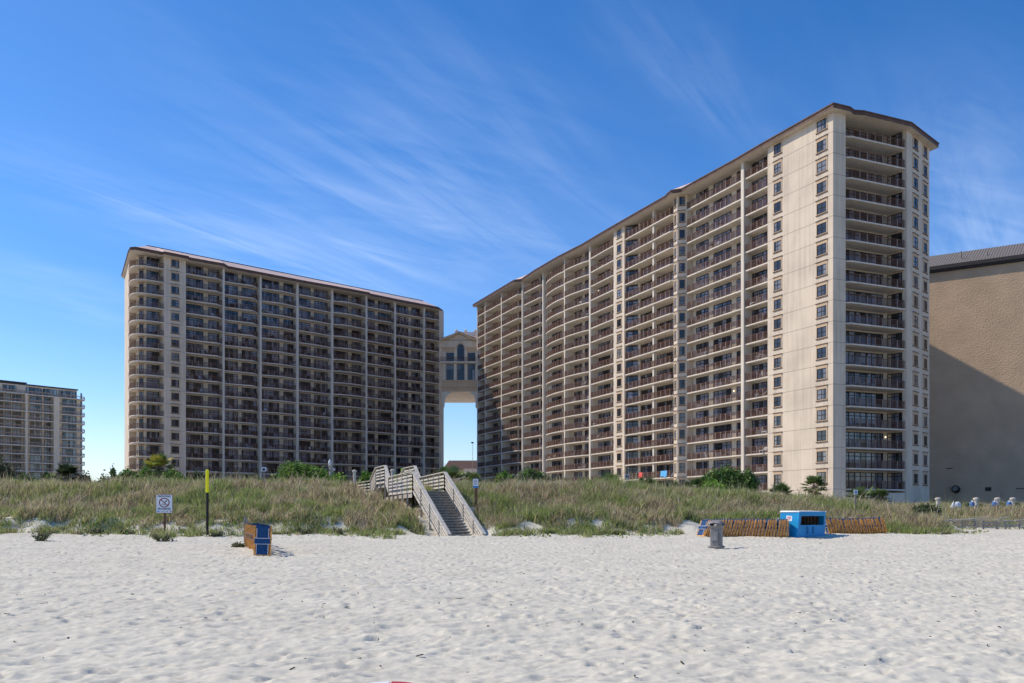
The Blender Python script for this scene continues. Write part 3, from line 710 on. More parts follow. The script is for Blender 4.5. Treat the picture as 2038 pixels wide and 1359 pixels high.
# ---- far building at the left
tF = (.635,.772); nf = math.hypot(*tF); tF = (tF[0]/nf, tF[1]/nf)
TF = Tower('far_condo', (-158.9,296), tF, 'distant sandy coloured apartment block at the far left edge with stepped penthouse', 'apartment block', 40.1)
b = MB(); b.prism([(-60,2.0),(8.7,2.0),(8.7,0),(10.6,0),(10.6,1.6),(17.2,1.6),(18.6,2.4),(20.2,4.2),(20.2,26),(-60,26)], -2, 40.1-GZ)
b.prism([(-60,2.6),(-7.6,2.6),(-7.6,1.6),(.4,1.6),(.4,2.2),(17.4,2.2),(17.4,20),(-60,20)], 40.1-GZ, 43.2-GZ)
TF.part('wall', b, M['farwall'])
b = MB(); b.box(-7.9,.7,1.2,20,44.0-GZ-.35,44.0-GZ); b.box(.7,17.7,1.8,20,43.2-GZ,43.2-GZ+.4); b.box(-60,-7.9,2.2,20,43.4-GZ,43.4-GZ+.4); b.box(-7.6,.4,1.6,19,43.1-GZ,43.7-GZ)
TF.part('roof', b, M['cap'])
for s_ in (-.0,-23,-36): b = MB(); b.box(s_-.35,s_+.35,-.1,2.2,-2,40.4-GZ); TF.part('pier', b, M['farwall'])
Ff = list(range(14))
for fr, bk in (([(-60,.1),(-14,.1),(-10,-.3),(-.35,0)],[(-60,2.0),(-.35,2.0)]), ([(.35,0),(8.7,0)],[(.35,2.0),(8.7,2.0)]), ([(10.6,.2),(15,.0),(17.8,.2),(19.4,1.1),(20.35,2.7),(20.5,4.4)],[(10.6,1.6),(17.2,1.6),(18.6,2.4),(20.15,4.35)])):
    a = MB(); a.prism(fr+bk[::-1], -.2, .1); r = MB()
    for p, q in zip(fr[:-1], fr[1:]):
        for z, hh in ((.95,.22),(.45,.05),(.65,.05)): r.beam((p[0],p[1]+.08,z),(q[0],q[1]+.08,z),.06,hh)
        n = max(1,int(math.dist(p,q)/1.5))
        for i in range(n+1): t = i/n; r.box(p[0]+(q[0]-p[0])*t-.05,p[0]+(q[0]-p[0])*t+.05,p[1]+(q[1]-p[1])*t+.04,p[1]+(q[1]-p[1])*t+.12,.1,.95)
    TF.rep('balcony', a, M['slab'], [('railing', r, M['farrail'])], Ff)
for a, c in ((-10.5,-6.3),(-5.9,-4.0),(-3.6,-.9),(1.9,5.6),(6.4,8.5),(-16,-12),(-22,-18),(-30,-25)): door(TF, (a,1.95),(c,1.95), Ff, pane='farglass', panel=1.2)
door(TF, (12.2,1.55),(16.9,1.55), Ff, pane='farglass', panel=1.2); door(TF, (18.75,2.55),(19.9,3.85), Ff, pane='farglass')
def ph(a, c, y, z0, z1):
    f = MB(); n = max(2,round((c-a)/1.1))
    for i in range(n+1): x = a+(c-a)*i/n; f.box(x-.05,x+.05,y-.1,y,z0,z1)
    f.box(a,c,y-.1,y,z0-.05,z0+.05); f.box(a,c,y-.1,y,z1-.05,z1+.05)
    fo = f.build('window', M['bronze'], TF.root); g = MB(); g.face([(a,y-.03,z0),(c,y-.03,z0),(c,y-.03,z1),(a,y-.03,z1)]); g.build('pane', M['farglass'], fo)
for a, c, y in ((-12.5,-8.8,2.6),(-6.6,-2.6,1.6),(.8,5.4,2.2),(6.2,10.6,2.2),(11.3,14.3,2.2)): ph(a, c, y, 37.6, 39.4)
TF.finish()

# ---- low building seen through the gap
LB = empty('low_building', (-17,300,GZ), 0, 'low building with brown hip roof seen through the gap between the towers', 'building')
b = MB(); b.box(-5,12,2,20,-2,12.4); b.build('wall', M['slab'], LB)
b = MB(); e = [(-6.2,.8,12.2),(13,.8,12.2),(13,21,12.2),(-6.2,21,12.2)]; r_ = [(-4.5,8,15.8),(12,8,15.8)]
b.face([e[0],e[1],r_[1],r_[0]]); b.face([e[2],e[3],r_[0],r_[1]]); b.face([e[1],e[2],r_[1]]); b.face([e[3],e[0],r_[0]])
b.build('roof', M['metalroof' if False else 'fascia'], LB)
b = MB(); b.prism([(1.0,-1),(7,-1),(7,3),(1,3)], 8, 12.6); b.build('dormer', M['stucco'], LB)
for i, (x, h) in enumerate(((-12.9,24.2),(-11.0,21.6))):
    b = MB(); b.tube((0,0,0),(0,0,h-GZ),.09,.06,6); p = b.build('mast_pole', M['greypost'])
    p.location = (x,297,GZ)
    tag(p, ['taller thin mast between the towers, left of the pair','shorter thin mast between the towers, right of the pair'][i], 'mast', 'thin masts seen in the gap')
    b = MB(); b.box(-.5,.3,-.1,.1,h-GZ-.2,h-GZ+.25); b.build('mast_head', M['black'], p)

# ------------------------------------------------------------------ balcony furniture
def patio_chair():
    b = MB()
    b.box(-.27,.27,-.25,.27,.40,.46); b.hexa([(-.27,.24,.46),(.27,.24,.46),(.27,.30,.46),(-.27,.30,.46),(-.27,.36,1.0),(.27,.36,1.0),(.27,.42,1.0),(-.27,.42,1.0)])
    for x in (-.26,.26):
        for y in (-.23,.26): b.box(x-.03,x+.03,y-.03,y+.03,0,.42)
        b.box(x-.04,x+.04,-.24,.28,.62,.67)
    return b
def patio_table():
    b = MB(); b.lathe([(.5,.70),(.5,.75)],n=14); b.tube((0,0,0),(0,0,.7),.05,.05,6)
    for a in range(4): b.beam((0,0,.1),(math.cos(a*1.57+.7)*.4,math.sin(a*1.57+.7)*.4,.02),.05,.05)
    return b
def lounger():
    b = MB(); b.hexa([(-.3,-.9,.3),(.3,-.9,.3),(.3,.3,.3),(-.3,.3,.3),(-.3,-.9,.36),(.3,-.9,.36),(.3,.3,.36),(-.3,.3,.36)])
    b.hexa([(-.3,.28,.3),(.3,.28,.3),(.3,.34,.33),(-.3,.34,.33),(-.3,.8,.95),(.3,.8,.95),(.3,.86,.95),(-.3,.86,.95)])
    for x in (-.27,.27):
        for y in (-.8,.2): b.box(x-.03,x+.03,y-.03,y+.03,0,.31)
    return b
FUR = [('patio_chair', patio_chair().mesh('patio_chair', M['chairdark']), 'chair', 'dark patio chair'),
       ('patio_chair', patio_chair().mesh('patio_chair', M['chairwhite']), 'chair', 'pale patio chair'),
       ('patio_table', patio_table().mesh('patio_table', M['chairdark']), 'table', 'small dark round table'),
       ('sun_lounger', lounger().mesh('sun_lounger', M['chairwhite']), 'lounger', 'pale reclining lounger')]
WHERE = {TR: 'on a sunlit railed balcony of the right tower', TL: 'on a shaded balcony of the left tower'}
cnt = [0,0,0,0]; rf = random.Random(5)
for T, fr, yb in BACK:
    for k in range(17):
        for _ in range(rf.choice((1,2,2,3,4))):
            i = rf.choices((0,1,2,3), ((.55,.2,.17,.08) if T is TL else (.4,.3,.15,.15)))[0]
            if cnt[i] >= (205,95,190,100)[i] or (T is TR and cnt[i] >= (85,60,60,60)[i]): continue
            if rf.random() < .35: continue
            x = rf.uniform(fr[0][0]+.7, fr[-1][0]-.7)
            if T is TR and 88 < x < 92: continue
            if T is TR and x < 40 and rf.random() < .5: continue
            y = rf.uniform(.75, 1.15)
            o = link(FUR[i][0], FUR[i][1]); o.location = T.world(x, y, T.zt-FH*k+.121)
            o.rotation_euler = (0,0,math.atan2(T.s,T.c)+rf.choice((0,.4,-.5,1.5,-1.5,.2)))
            tag(o, FUR[i][3]+' '+WHERE[T], FUR[i][2], FUR[i][3]+'s '+WHERE[T].replace('a ','the ').replace('balcony','balconies')); cnt[i] += 1
def towel(x0, x1, y, k, m, label):
    b = MB(); n = 8
    for i in range(n):
        a, c = x0+(x1-x0)*i/n, x0+(x1-x0)*(i+1)/n; d0, d1 = .03*math.sin(i*1.7), .03*math.sin((i+1)*1.7)
        lo = .22+.08*math.sin(i*.9)
        b.hexa([(a,y-.12+d0,lo),(c,y-.12+d1,lo),(c,y-.09+d1,lo),(a,y-.09+d0,lo),(a,y-.04,1.24),(c,y-.04,1.24),(c,y+.0,1.24),(a,y+.0,1.24)])
    o = b.build('beach_towel', M[m]); o.location = TR.world(0,0,TR.zt-FH*k); o.rotation_euler = (0,0,math.atan2(TR.s,TR.c)); tag(o, label, 'towel')
towel(78.0,79.2,-.13,16,'towelred','coral towel hanging over a low balcony railing of the right tower')
towel(85.3,87.2,-.30,16,'towelblue','light blue towel hanging over a low balcony railing of the right tower')

# ------------------------------------------------------------------ boardwalk and stairs over the dune
BW_ = empty('boardwalk', (-5.5,59,0), 0, 'weathered grey wooden boardwalk with staircase coming down the dune to the beach', 'boardwalk')
OFF = Vector((5.5,-59,0))
def V3(x, y, z): return Vector((x,y,z))+OFF
def railing(pts, posts=1.9, caph=1.25, capw=.24, ground=None, lows=(.28,.52,.76,1.0), low_last=True):
    """pts: (x, y, deck z)"""
    r = MB()
    for p, q in zip(pts[:-1], pts[1:]):
        a, b = V3(*p), V3(*q)
        r.beam(a+Vector((0,0,caph)), b+Vector((0,0,caph)), capw, .05)
        for h in lows: r.beam(a+Vector((0,0,h)), b+Vector((0,0,h)), .045, .115)
        r.beam(a+Vector((0,0,-.03)), b+Vector((0,0,-.03)), .05, .16)
    ro = r.build('handrail', M['woodlight'], BW_)
    for p, q in zip(pts[:-1], pts[1:]):
        L_ = math.dist(p[:2],q[:2]); n = max(1, round(L_/posts))
        for i in range(n+1):
            if i == n and q is not pts[-1]: continue
            t = i/n; x, y, z = [p[j]+(q[j]-p[j])*t for j in range(3)]
            g = Hs(x,y)-.3; b = MB(); c = V3(x,y,0); b.box(c.x-.06,c.x+.06,c.y-.06,c.y+.06,g,z+caph-.03); b.build('post', M['wood'], BW_)
A0 = (-6.41,58.6); B0 = (-4.41,59.51); u_ = Vector((.414,-.910)); wv = Vector((.910,.414))
RN, RS_ = 6.7, .585
railing([(A0[0],A0[1],2.95),(A0[0]+u_.x*RN,A0[1]+u_.y*RN,2.95-RS_*RN)], 1.6, lows=(.3,.53,.76,.99))
railing([(B0[0],B0[1],2.95),(B0[0]+u_.x*RN,B0[1]+u_.y*RN,2.95-RS_*RN)], 1.6, lows=(.3,.53,.76,.99))
for i in range(18):
    z = 2.95-.17*(i+1)+.17; r0 = .29*i
    b = MB(); a = Vector(A0)+u_*r0
    p = [a+wv*.06, a+wv*2.14, a+u_*.32+wv*2.14, a+u_*.32+wv*.06]
    zz = z-.17*0
    b.hexa([(q.x+OFF.x,q.y+OFF.y,zz-.05) for q in p]+[(q.x+OFF.x,q.y+OFF.y,zz) for q in p])
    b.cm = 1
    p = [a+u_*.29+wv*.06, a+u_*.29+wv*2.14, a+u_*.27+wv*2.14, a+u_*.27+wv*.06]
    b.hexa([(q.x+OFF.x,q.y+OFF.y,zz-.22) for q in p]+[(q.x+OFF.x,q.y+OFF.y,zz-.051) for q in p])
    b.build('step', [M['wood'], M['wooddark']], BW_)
WL = [(-6.41,58.6,2.95),(-9.36,68.8,2.95),(-9.9,70.6,3.95),(-11.2,74.6,3.95),(-12.0,76.8,2.95),(-15.5,84.5,2.9)]
WR = [(-4.41,59.51,2.95),(-7.1,69.45,2.95),(-7.65,71.25,3.95),(-8.95,75.25,3.95),(-9.8,77.4,2.95),(-13.4,85.1,2.9)]
railing(WL, 2.0); railing(WR, 2.0)
dk = MB()
for i in range(len(WL)-1):
    a, b, c, d = WL[i], WL[i+1], WR[i+1], WR[i]
    n = max(2, int(math.dist(a[:2],b[:2])/.15)); st = abs(a[2]-b[2]) > .5
    for k in range(n):
        t0, t1 = k/n, (k+.93)/n
        def pt(p, q, t, z=None): return [p[j]+(q[j]-p[j])*t for j in range(3)]
        q4 = [pt(a,b,t0), pt(d,c,t0), pt(d,c,t1), pt(a,b,t1)]
        dk.hexa([V3(x,y,z-.05) for x,y,z in q4]+[V3(x,y,z) for x,y,z in q4])
dk.build('deck', M['wood'], BW_)
jo = MB()
for P_ in (WL, WR):
    for p, q in zip(P_[:-1], P_[1:]): jo.beam(V3(p[0]*.97-.15,p[1],p[2]-.3), V3(q[0]*.97-.15,q[1],q[2]-.3), .08, .26)
jo.build('joist', M['wood'], BW_)

# ------------------------------------------------------------------ folded beach chairs
CHG = 'folded beach chairs stored in rows on the sand'
def chair_proto():
    root = empty('beach_chair', (0,0,-50)); f = MB()
    for x in (-.29,.29): f.beam((x,0,.0),(x,-.01,1.03),.03,.045,(0,1,0))
    f.beam((-.29,0,.07),(.29,0,.07),.03,.05); f.beam((-.31,-.0,.015),(.31,0,.015),.05,.05)
    for x in (-.29,.29): f.beam((x,-.03,.60),(x,.06,.60),.035,.03)
    f.build('frame', M['chairwood'], root)
    f = MB()
    for x in (-.245,.245): f.beam((x,.11,.0),(x,.05,.96),.028,.04,(0,1,0))
    f.beam((-.245,.06,.92),(.245,.06,.92),.03,.03); f.beam((-.245,.10,.1),(.245,.10,.1),.03,.04)
    f.build('back_leg', M['chairwood'], root)
    s = MB(); n = 6; s.box(-.23,.23,-.05,.03,.99,1.045)
    for i in range(n):
        z0, z1 = .06+.94*i/n, .06+.94*(i+1)/n; y0, y1 = -.03+.02*math.sin(i/n*3.14), -.03+.02*math.sin((i+1)/n*3.14)
        s.hexa([(-.2,y0,z0),(.2,y0,z0),(.2,y0+.012,z0),(-.2,y0+.012,z0),(-.2,y1,z1),(.2,y1,z1),(.2,y1+.012,z1),(-.2,y1+.012,z1)])
    so = s.build('sling', M['sling'], root)
    p = MB()
    for x in (-.208,.208): p.beam((x,-.032,.06),(x,-.032,.98),.02,.02,(0,1,0))
    p.build('piping', M['piping'], so)
    h = MB(); h.box(-.275,.275,-.066,-.05,.44,.62); ho = h.build('headrest', M['sling'], root)
    p = MB(); p.box(-.285,.285,-.072,-.045,.62,.645); p.box(-.285,.285,-.072,-.045,.42,.44); p.build('piping', M['piping'], ho)
    return root
CP = chair_proto(); used = [False]
def put_chair(x, y, rz, lean, label, roll=0, sc=1.0):
    z = Hs(x,y)+.0+bez(0,np.array([x]),np.array([y]))[0]*0.5
    if not used[0]:
        c = CP; used[0] = True; c.location = (x,y,z); c.rotation_euler = (lean,roll,rz); c['label'] = label
    else: c = copy_tree(CP, (x,y,z), label=label, rot=(lean,roll,rz))
    c.scale = (1,1,sc); c['category'] = 'beach chair'; c['group'] = CHG
na = 36
for i in range(na):
    t = i/(na-1); x = -8.76-3.45*t+.12*math.sin(t*5); y = 31.7+11*t
    lab = 'folded navy canvas chair at the near end of the left chair row, facing the camera' if i == 0 else ('rearmost folded navy chair of the left row, beside the grey board' if i == na-1 else 'folded orange wood and navy chair within the left chair row')
    put_chair(x, y, -.05+random.gauss(0,.03), -.10+random.gauss(0,.02), lab, random.gauss(0,.012))
nb_ = 29
for i in range(nb_):
    t = i/(nb_-1); x = 10.75+4.75*t; y = 51.75+.16*math.sin(t*5)-.28*t
    lab = 'folded chair with blue sling leaning at the left end of the row behind the bin' if i == 0 else ('last folded chair of the middle row, touching the blue box' if i == nb_-1 else 'orange folded chair in the row between the bin and the blue box')
    put_chair(x, y, -1.57+(.55 if i == 0 else (.25 if i == 1 else 0))+random.gauss(0,.03), -.40+.30*t+random.gauss(0,.025), lab, random.gauss(0,.02), .98)
nc = 23
for i in range(nc):
    t = i/(nc-1); x = 18.95+3.35*t; y = 54.2+.1*math.sin(t*4)
    lab = 'folded chair closing the right end of the row right of the blue box' if i == nc-1 else ('first folded chair right of the blue box' if i == 0 else 'orange folded chair in the row right of the blue box')
    put_chair(x, y, -1.57+random.gauss(0,.03), .22+random.gauss(0,.03), lab, random.gauss(0,.02), .93)

# ------------------------------------------------------------------ blue rental box
BX = empty('storage_box', (16.07,51.0,Hs(16,51)), R(33), 'bright blue metal storage box with a dark open hatch between two chair rows', 'storage box')
w, d, h = 2.4, 1.25, 1.46; sh = .16
def bxp(x, y, z): return (x+sh*z/h*(1 if x < 1 else .6), y, z)
b = MB()
T_ = .05
def slabq(x0,x1,z0,z1,y0,y1): b.hexa([bxp(x0,y0,z0),bxp(x1,y0,z0),bxp(x1,y1,z0),bxp(x0,y1,z0),bxp(x0,y0,z1),bxp(x1,y0,z1),bxp(x1,y1,z1),bxp(x0,y1,z1)])
slabq(.08,w,.0,.70,0,T_); slabq(.08,.22,.70,1.24,0,T_); slabq(w-.13,w,.70,1.24,0,T_); slabq(0.08,w,1.24,h,0,T_)
slabq(0,T_,.0,h,T_,d); slabq(w-T_,w,0,h,T_,d); slabq(0,w,0,h,d,d+T_)
slabq(-.02,.05,0,h,-.03,.05)
slabq(.06,w+.01,.68,.73,-.03,-.002); slabq(.06,w+.01,.06,.12,-.02,-.002)
b.build('body', M['bluebox'], BX)
b = MB(); b.hexa([bxp(-.04,-.05,h+.002),bxp(w+.04,-.05,h+.002),bxp(w+.04,d+.08,h+.002),bxp(-.04,d+.08,h+.002),bxp(-.04,-.05,h+.05),bxp(w+.04,-.05,h+.05),bxp(w,d+.05,h+.09),bxp(0,d+.05,h+.09)])
b.build('lid', [M['whitelid']], BX)
b = MB(); b.box(.12,w-.02,-.055,-.052,h-.10,h+.04); b.build('lid_edge', M['bluebox'], BX)
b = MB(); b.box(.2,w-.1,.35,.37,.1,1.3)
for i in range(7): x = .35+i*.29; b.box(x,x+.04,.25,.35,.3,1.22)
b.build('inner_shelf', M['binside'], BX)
for x in (.86,1.34):
    b = MB(); b.box(x,x+.12,-.02,-.002,.24,.62); b.box(x-.02,x,-.035,-.002,.22,.64); b.build('handle', M['bluedark'], BX)
b = MB(); b.hexa([bxp(-.006,.45,.95),bxp(-.002,.45,.95),bxp(-.002,.85,.98),bxp(-.006,.85,.98),bxp(-.006,.45,1.24),bxp(-.002,.45,1.24),bxp(-.002,.85,1.27),bxp(-.006,.85,1.27)])
so = b.build('sticker', M['white'], BX)
b = MB()
for z, a, c in ((1.17,.52,.78),(1.11,.50,.80),(1.05,.55,.70)): b.hexa([bxp(-.010,a,z),bxp(-.007,a,z),bxp(-.007,c,z),bxp(-.010,c,z),bxp(-.010,a,z+.035),bxp(-.007,a,z+.035),bxp(-.007,c,z+.035),bxp(-.010,c,z+.035)])
b.build('print', M['red'], so)

# ------------------------------------------------------------------ litter bin
def ring(a, z, p=4.0, n=32, rot=0):
    o = []
    for i in range(n):
        t = 2*math.pi*i/n; c, s_ = math.cos(t), math.sin(t)
        r = a/((abs(c)**p+abs(s_)**p)**(1/p)); o.append((r*c, r*s_, z))
    return o
def loft(b, rings):
    n = len(rings[0]); base = len(b.v)
    for r_ in rings: b.v += r_
    for k in range(len(rings)-1):
        for i in range(n): j = (i+1)%n; b.f.append((base+k*n+i,base+k*n+j,base+(k+1)*n+j,base+(k+1)*n+i)); b.m.append(b.cm)
    b.f.append(tuple(base+i for i in range(n-1,-1,-1))); b.m.append(b.cm); e = base+(len(rings)-1)*n; b.f.append(tuple(e+i for i in range(n))); b.m.append(b.cm)
BN = empty('litter_bin', (8.86,39.2,Hs(8.86,39.2)+.02), R(-30), 'grey plastic litter bin with domed hood standing alone on the sand', 'litter bin')
b = MB(); loft(b, [ring(.315,0),ring(.325,.03),ring(.325,.07),ring(.29,.10),ring(.24,.105)]); b.build('base', M['bin'], BN)
b = MB(); loft(b, [ring(.232,.10,6),ring(.236,.5,6),ring(.245,.86,6),ring(.25,.93,6)]); b.box(-.15,.15,-.262,-.23,.3,.72); b.build('body', M['bin'], BN)
b = MB(); loft(b, [ring(.25,.88,5),ring(.315,.935,3.6),ring(.325,.97,3.6),ring(.325,1.07,3.6),ring(.31,1.10,3.4),ring(.26,1.155,3),ring(.16,1.20,2.4),ring(.05,1.215,2)]); hd = b.build('hood', M['binlight'], BN)
for q in range(4):
    a = q*math.pi/2; b = MB(); c, s_ = math.cos(a), math.sin(a)
    pts = []
    for i in range(20):
        t = 2*math.pi*i/20; px_ = .19*math.copysign(abs(math.cos(t))**.6, math.cos(t)); pz = .062*math.copysign(abs(math.sin(t))**.6, math.sin(t)); pts.append((px_, -.332, 1.02+pz))
    P1 = [(x*c-y*s_, x*s_+y*c, z) for x, y, z in pts]; P2 = [(x*c-(y+.06)*s_, x*s_+(y+.06)*c, z) for x, y, z in pts]
    b.face(P1)
    for i in range(20): j = (i+1)%20; b.face([P1[i],P1[j],P2[j],P2[i]])
    op = b.build('opening', M['black'], hd)  # black plate on the closed hood, standing in for the darkness inside
b = MB()
for x, z, r in ((.07,1.0,.05),(.02,.985,.035),(.13,1.01,.03)): b.lathe([(0.01,-r),(r*.8,-r*.5),(r,0),(r*.7,r*.6),(.01,r)],(x,-.325,z),8)
b.build('rubbish', simple('crumpled_paper', (.42,.42,.36), .8), BN)
b = MB(); y = -.266
def st(p, q, w_=.018): b.beam((p[0],y,p[1]),(q[0],y,q[1]),.004,w_,(0,0,1)) if abs(p[0]-q[0]) > abs(p[1]-q[1]) else b.beam((p[0],y,p[1]),(q[0],y,q[1]),w_,.004,(0,1,0))
for p, q in (((-.02,.62),(.09,.42)),((-.02,.62),(-.05,.56)),((-.10,.40),(-.03,.52)),((-.03,.52),(.03,.42)),((-.10,.44),(-.02,.36)),((-.02,.36),(.06,.45)),((.0,.40),(.0,.50)),((-.11,.36),(-.06,.40)),((.03,.36),(.09,.38))): st(p, q)
b.build('emblem', simple('faded_white_print', (.42,.42,.43), .6), BN)

# ------------------------------------------------------------------ signs, poles, lamp
def text(body, size, loc, m, parent, name='lettering', squeeze=1.0, bold=.0):
    cu = bpy.data.curves.new(name, 'FONT'); cu.body = body; cu.size = size; cu.align_x = 'CENTER'; cu.align_y = 'CENTER'; cu.extrude = .002; cu.offset = bold; cu.resolution_u = 2
    tmp = bpy.data.objects.new('tmp', cu); COL.objects.link(tmp); dg = bpy.context.evaluated_depsgraph_get()
    me = bpy.data.meshes.new_from_object(tmp.evaluated_get(dg)); me.materials.clear(); me.materials.append(m)
    bpy.data.objects.remove(tmp); o = link(name, me, parent, loc); o.rotation_euler = (R(90),0,0); o.scale = (squeeze,1,1); return o
z0 = Hs(-20.8,54)+.0
SG = empty('fireworks_sign', (-20.75,54.0,z0), R(2), 'white prohibition sign with red ring on a brown post at the left dune edge', 'sign')
b = MB(); b.box(-.055,.055,0,.09,-.4,1.9); b.build('post', M['brownpost'], SG)
b = MB(); b.box(-.49,.49,-.025,-.004,1.17,2.29); b.build('backboard', M['maroon'], SG)
b = MB(); b.box(-.47,.47,-.034,-.026,1.19,2.27); bd = b.build('board', M['white'], SG)
text('FIREWORKS', .155, (0,-.037,2.17), M['ink'], bd, squeeze=.92, bold=.004); text('PROHIBITED', .155, (0,-.037,1.42), M['ink'], bd, squeeze=.88, bold=.004); text('CODE 12-302', .075, (.02,-.037,1.28), M['ink'], bd)
b = MB(); n = 40; cz = 1.80
for i in range(n):
    t0, t1 = 2*math.pi*i/n, 2*math.pi*(i+1)/n
    b.hexa([(r*math.cos(t)*1.1, y, cz+r*math.sin(t)) for y in (-.042,-.036) for r, t in ((.235,t0),(.285,t0),(.285,t1),(.235,t1))])
b.beam((-.21,-.04,cz+.19),(.21,-.04,cz-.19),.006,.05,(0,0,1)); b.build('prohibition_ring', M['maroon'], bd)
b = MB(); b.hexa([(x,y,z) for y in (-.039,-.036) for x, z in ((.02,1.82),(.10,1.90),(.13,1.87),(.05,1.79))]); b.hexa([(x,y,z) for y in (-.039,-.036) for x, z in ((.05,1.90),(.15,1.96),(.15,1.84),(.13,1.85))])
b.build('rocket_symbol', M['ink'], bd)
b = MB()
for i in range(10):
    t0, t1 = 2*math.pi*i/10, 2*math.pi*(i+1)/10; b.beam((-.08+.06*math.cos(t0),-.038,1.70+.035*math.sin(t0)),(-.08+.06*math.cos(t1),-.038,1.70+.035*math.sin(t1)),.004,.018)
b.beam((-.02,-.038,1.69),(.05,-.038,1.67),.004,.03); b.build('firecracker_symbol', M['green'], bd)
b = MB(); b.box(-.42,-.24,-.038,-.035,1.24,1.27); b.face([(-.42,-.037,1.27),(-.30,-.037,1.27),(-.34,-.037,1.34)]); b.build('city_emblem', M['skyblue'], bd)
b = MB(); b.lathe([(.001,-.05),(.035,-.03),(.045,.03),(.0,.04)],(.38,-.036,1.285),8,1,.1); b.build('badge', M['maroon'], bd)

PO = empty('marker_pole', (-17.65,52.4,Hs(-17.65,52.4)-.02), 0, 'tall black pole with bright yellow top at the foot of the dune', 'marker pole')
b = MB(); b.tube((0,0,-.3),(0,0,2.55),.075,.075,14); b.build('pole', M['black'], PO)
b = MB(); b.lathe([(.09,2.5),(.09,3.76),(.085,3.80),(.05,3.83)],n=16); b.build('yellow_sleeve', M['yellow'], PO)

def post_sign(name, x, y, zb, ztop, label, board, bm, rz=0, pm='greypost', extra=None):
    r = empty(name, (x,y,zb), rz, label, 'sign'); b = MB(); b.box(-.05,.05,0,.09,-.4,ztop-zb); b.build('post', M[pm], r)
    x0, x1, z_0, z_1 = board; b = MB(); b.box(x0,x1,-.03,-.004,z_0-zb,z_1-zb); bo = b.build('board', M[bm], r)
    return r, bo
def at(px, py, Y): return ((px-1019)/1800*Y, 1.6+(1018-py)/1800*Y)
r_, bo = post_sign('beach_access_sign', at(946,0,57)[0], 57, Hs(-2.3,57), at(0,951,57)[1], 'white notice with blue foot on a brown post right of the staircase', (-.15,.19,at(0,971,57)[1],at(0,953,57)[1]), 'white', pm='brownpost')
b = MB(); b.box(-.15,.19,-.035,-.031,at(0,971,57)[1]-Hs(-2.3,57),at(0,967,57)[1]-Hs(-2.3,57)); b.build('blue_band', M['skyblue'], bo)
b = MB(); zb = Hs(-2.3,57)
for k in range(5): b.box(-.10,.12,-.034,-.031,at(0,955.5+k*2,57)[1]-zb-.02,at(0,955.5+k*2,57)[1]-zb)
b.build('print', M['ink'], bo)
b = MB(); b.box(-.30,-.06,-.12,.1,at(0,1021,57)[1]-zb,at(0,1010,57)[1]-zb); b.build('bag_dispenser', M['white'], r_)
b = MB(); b.box(.06,.14,.0,.08,-.4,at(0,965,57)[1]-zb); b.build('post', M['brownpost'], r_)
x, _ = at(525,0,66); zb = Hs(x,66); zt = at(0,929,66)[1]
r_, bo = post_sign('dune_notice', x, 66, zb, zt, 'weathered grey notice on a post on the dune crest right of the yellow pole', (-.17,.19,at(0,938,66)[1],at(0,930,66)[1]), 'white')
b = MB(); b.box(-.10,.11,-.036,-.031,at(0,936.5,66)[1]-zb,at(0,932,66)[1]-zb); b.build('print', M['ink'], bo)
b = MB(); b.hexa([(x_,y_,z_) for y_ in (-.02,0) for x_, z_ in ((-.28,zt-zb-.05),(-.17,zt-zb+.03),(.3,zt-zb-.12),(.25,zt-zb-.3))]); b.build('back_panel', M['greypost'], r_)
x, _ = at(1248,0,69); zb = Hs(x,69)
r_, bo = post_sign('dune_notice', x, 69, zb, at(0,944,69)[1], 'grey blue notice on a grey post before the middle of the right tower', (-.16,.18,at(0,953,69)[1],at(0,944,69)[1]), 'white')
b = MB(); b.box(-.13,.15,-.036,-.031,at(0,952,69)[1]-zb,at(0,945,69)[1]-zb); b.build('print', simple('slate_print', (.10,.13,.2), .6), bo)
x, _ = at(1703,0,62.5); zb = Hs(x,62.5)
r_, bo = post_sign('dune_notice', x, 62.5, zb, at(0,975,62.5)[1], 'small white notice on a pale post before the corner of the right tower', (-.14,.14,at(0,984,62.5)[1],at(0,974.5,62.5)[1]), 'white')
b = MB(); b.box(-.09,.09,-.036,-.031,at(0,982,62.5)[1]-zb,at(0,977,62.5)[1]-zb); b.build('print', simple('pale_print', (.35,.4,.5), .6), bo)
x, zt = at(656.5,911,86); zb = Hs(x,86)
LP = empty('lamp_post', (x,86,zb), 0, 'pale lamp post with white lantern before the left tower', 'lamp post')
b = MB(); b.tube((0,0,0),(0,0,zt-zb-.75),.1,.07,10); b.box(-.04,.42,-.04,.04,zt-zb-1.05,zt-zb-.97); b.tube((0,0,zt-zb-.85),(0,0,zt-zb-.72),.14,.2,10); b.build('post', M['slab'], LP)
b = MB(); b.lathe([(.10,0),(.17,.2),(.15,.36),(.07,.5),(.02,.6)],(0,0,zt-zb-.72),12); b.build('lantern', M['lampglass'], LP)
b = MB(); b.lathe([(.05,-.22),(.10,-.12),(.07,0)],(.42,0,zt-zb-1.0),10); b.build('spotlight', M['lampglass'], LP)
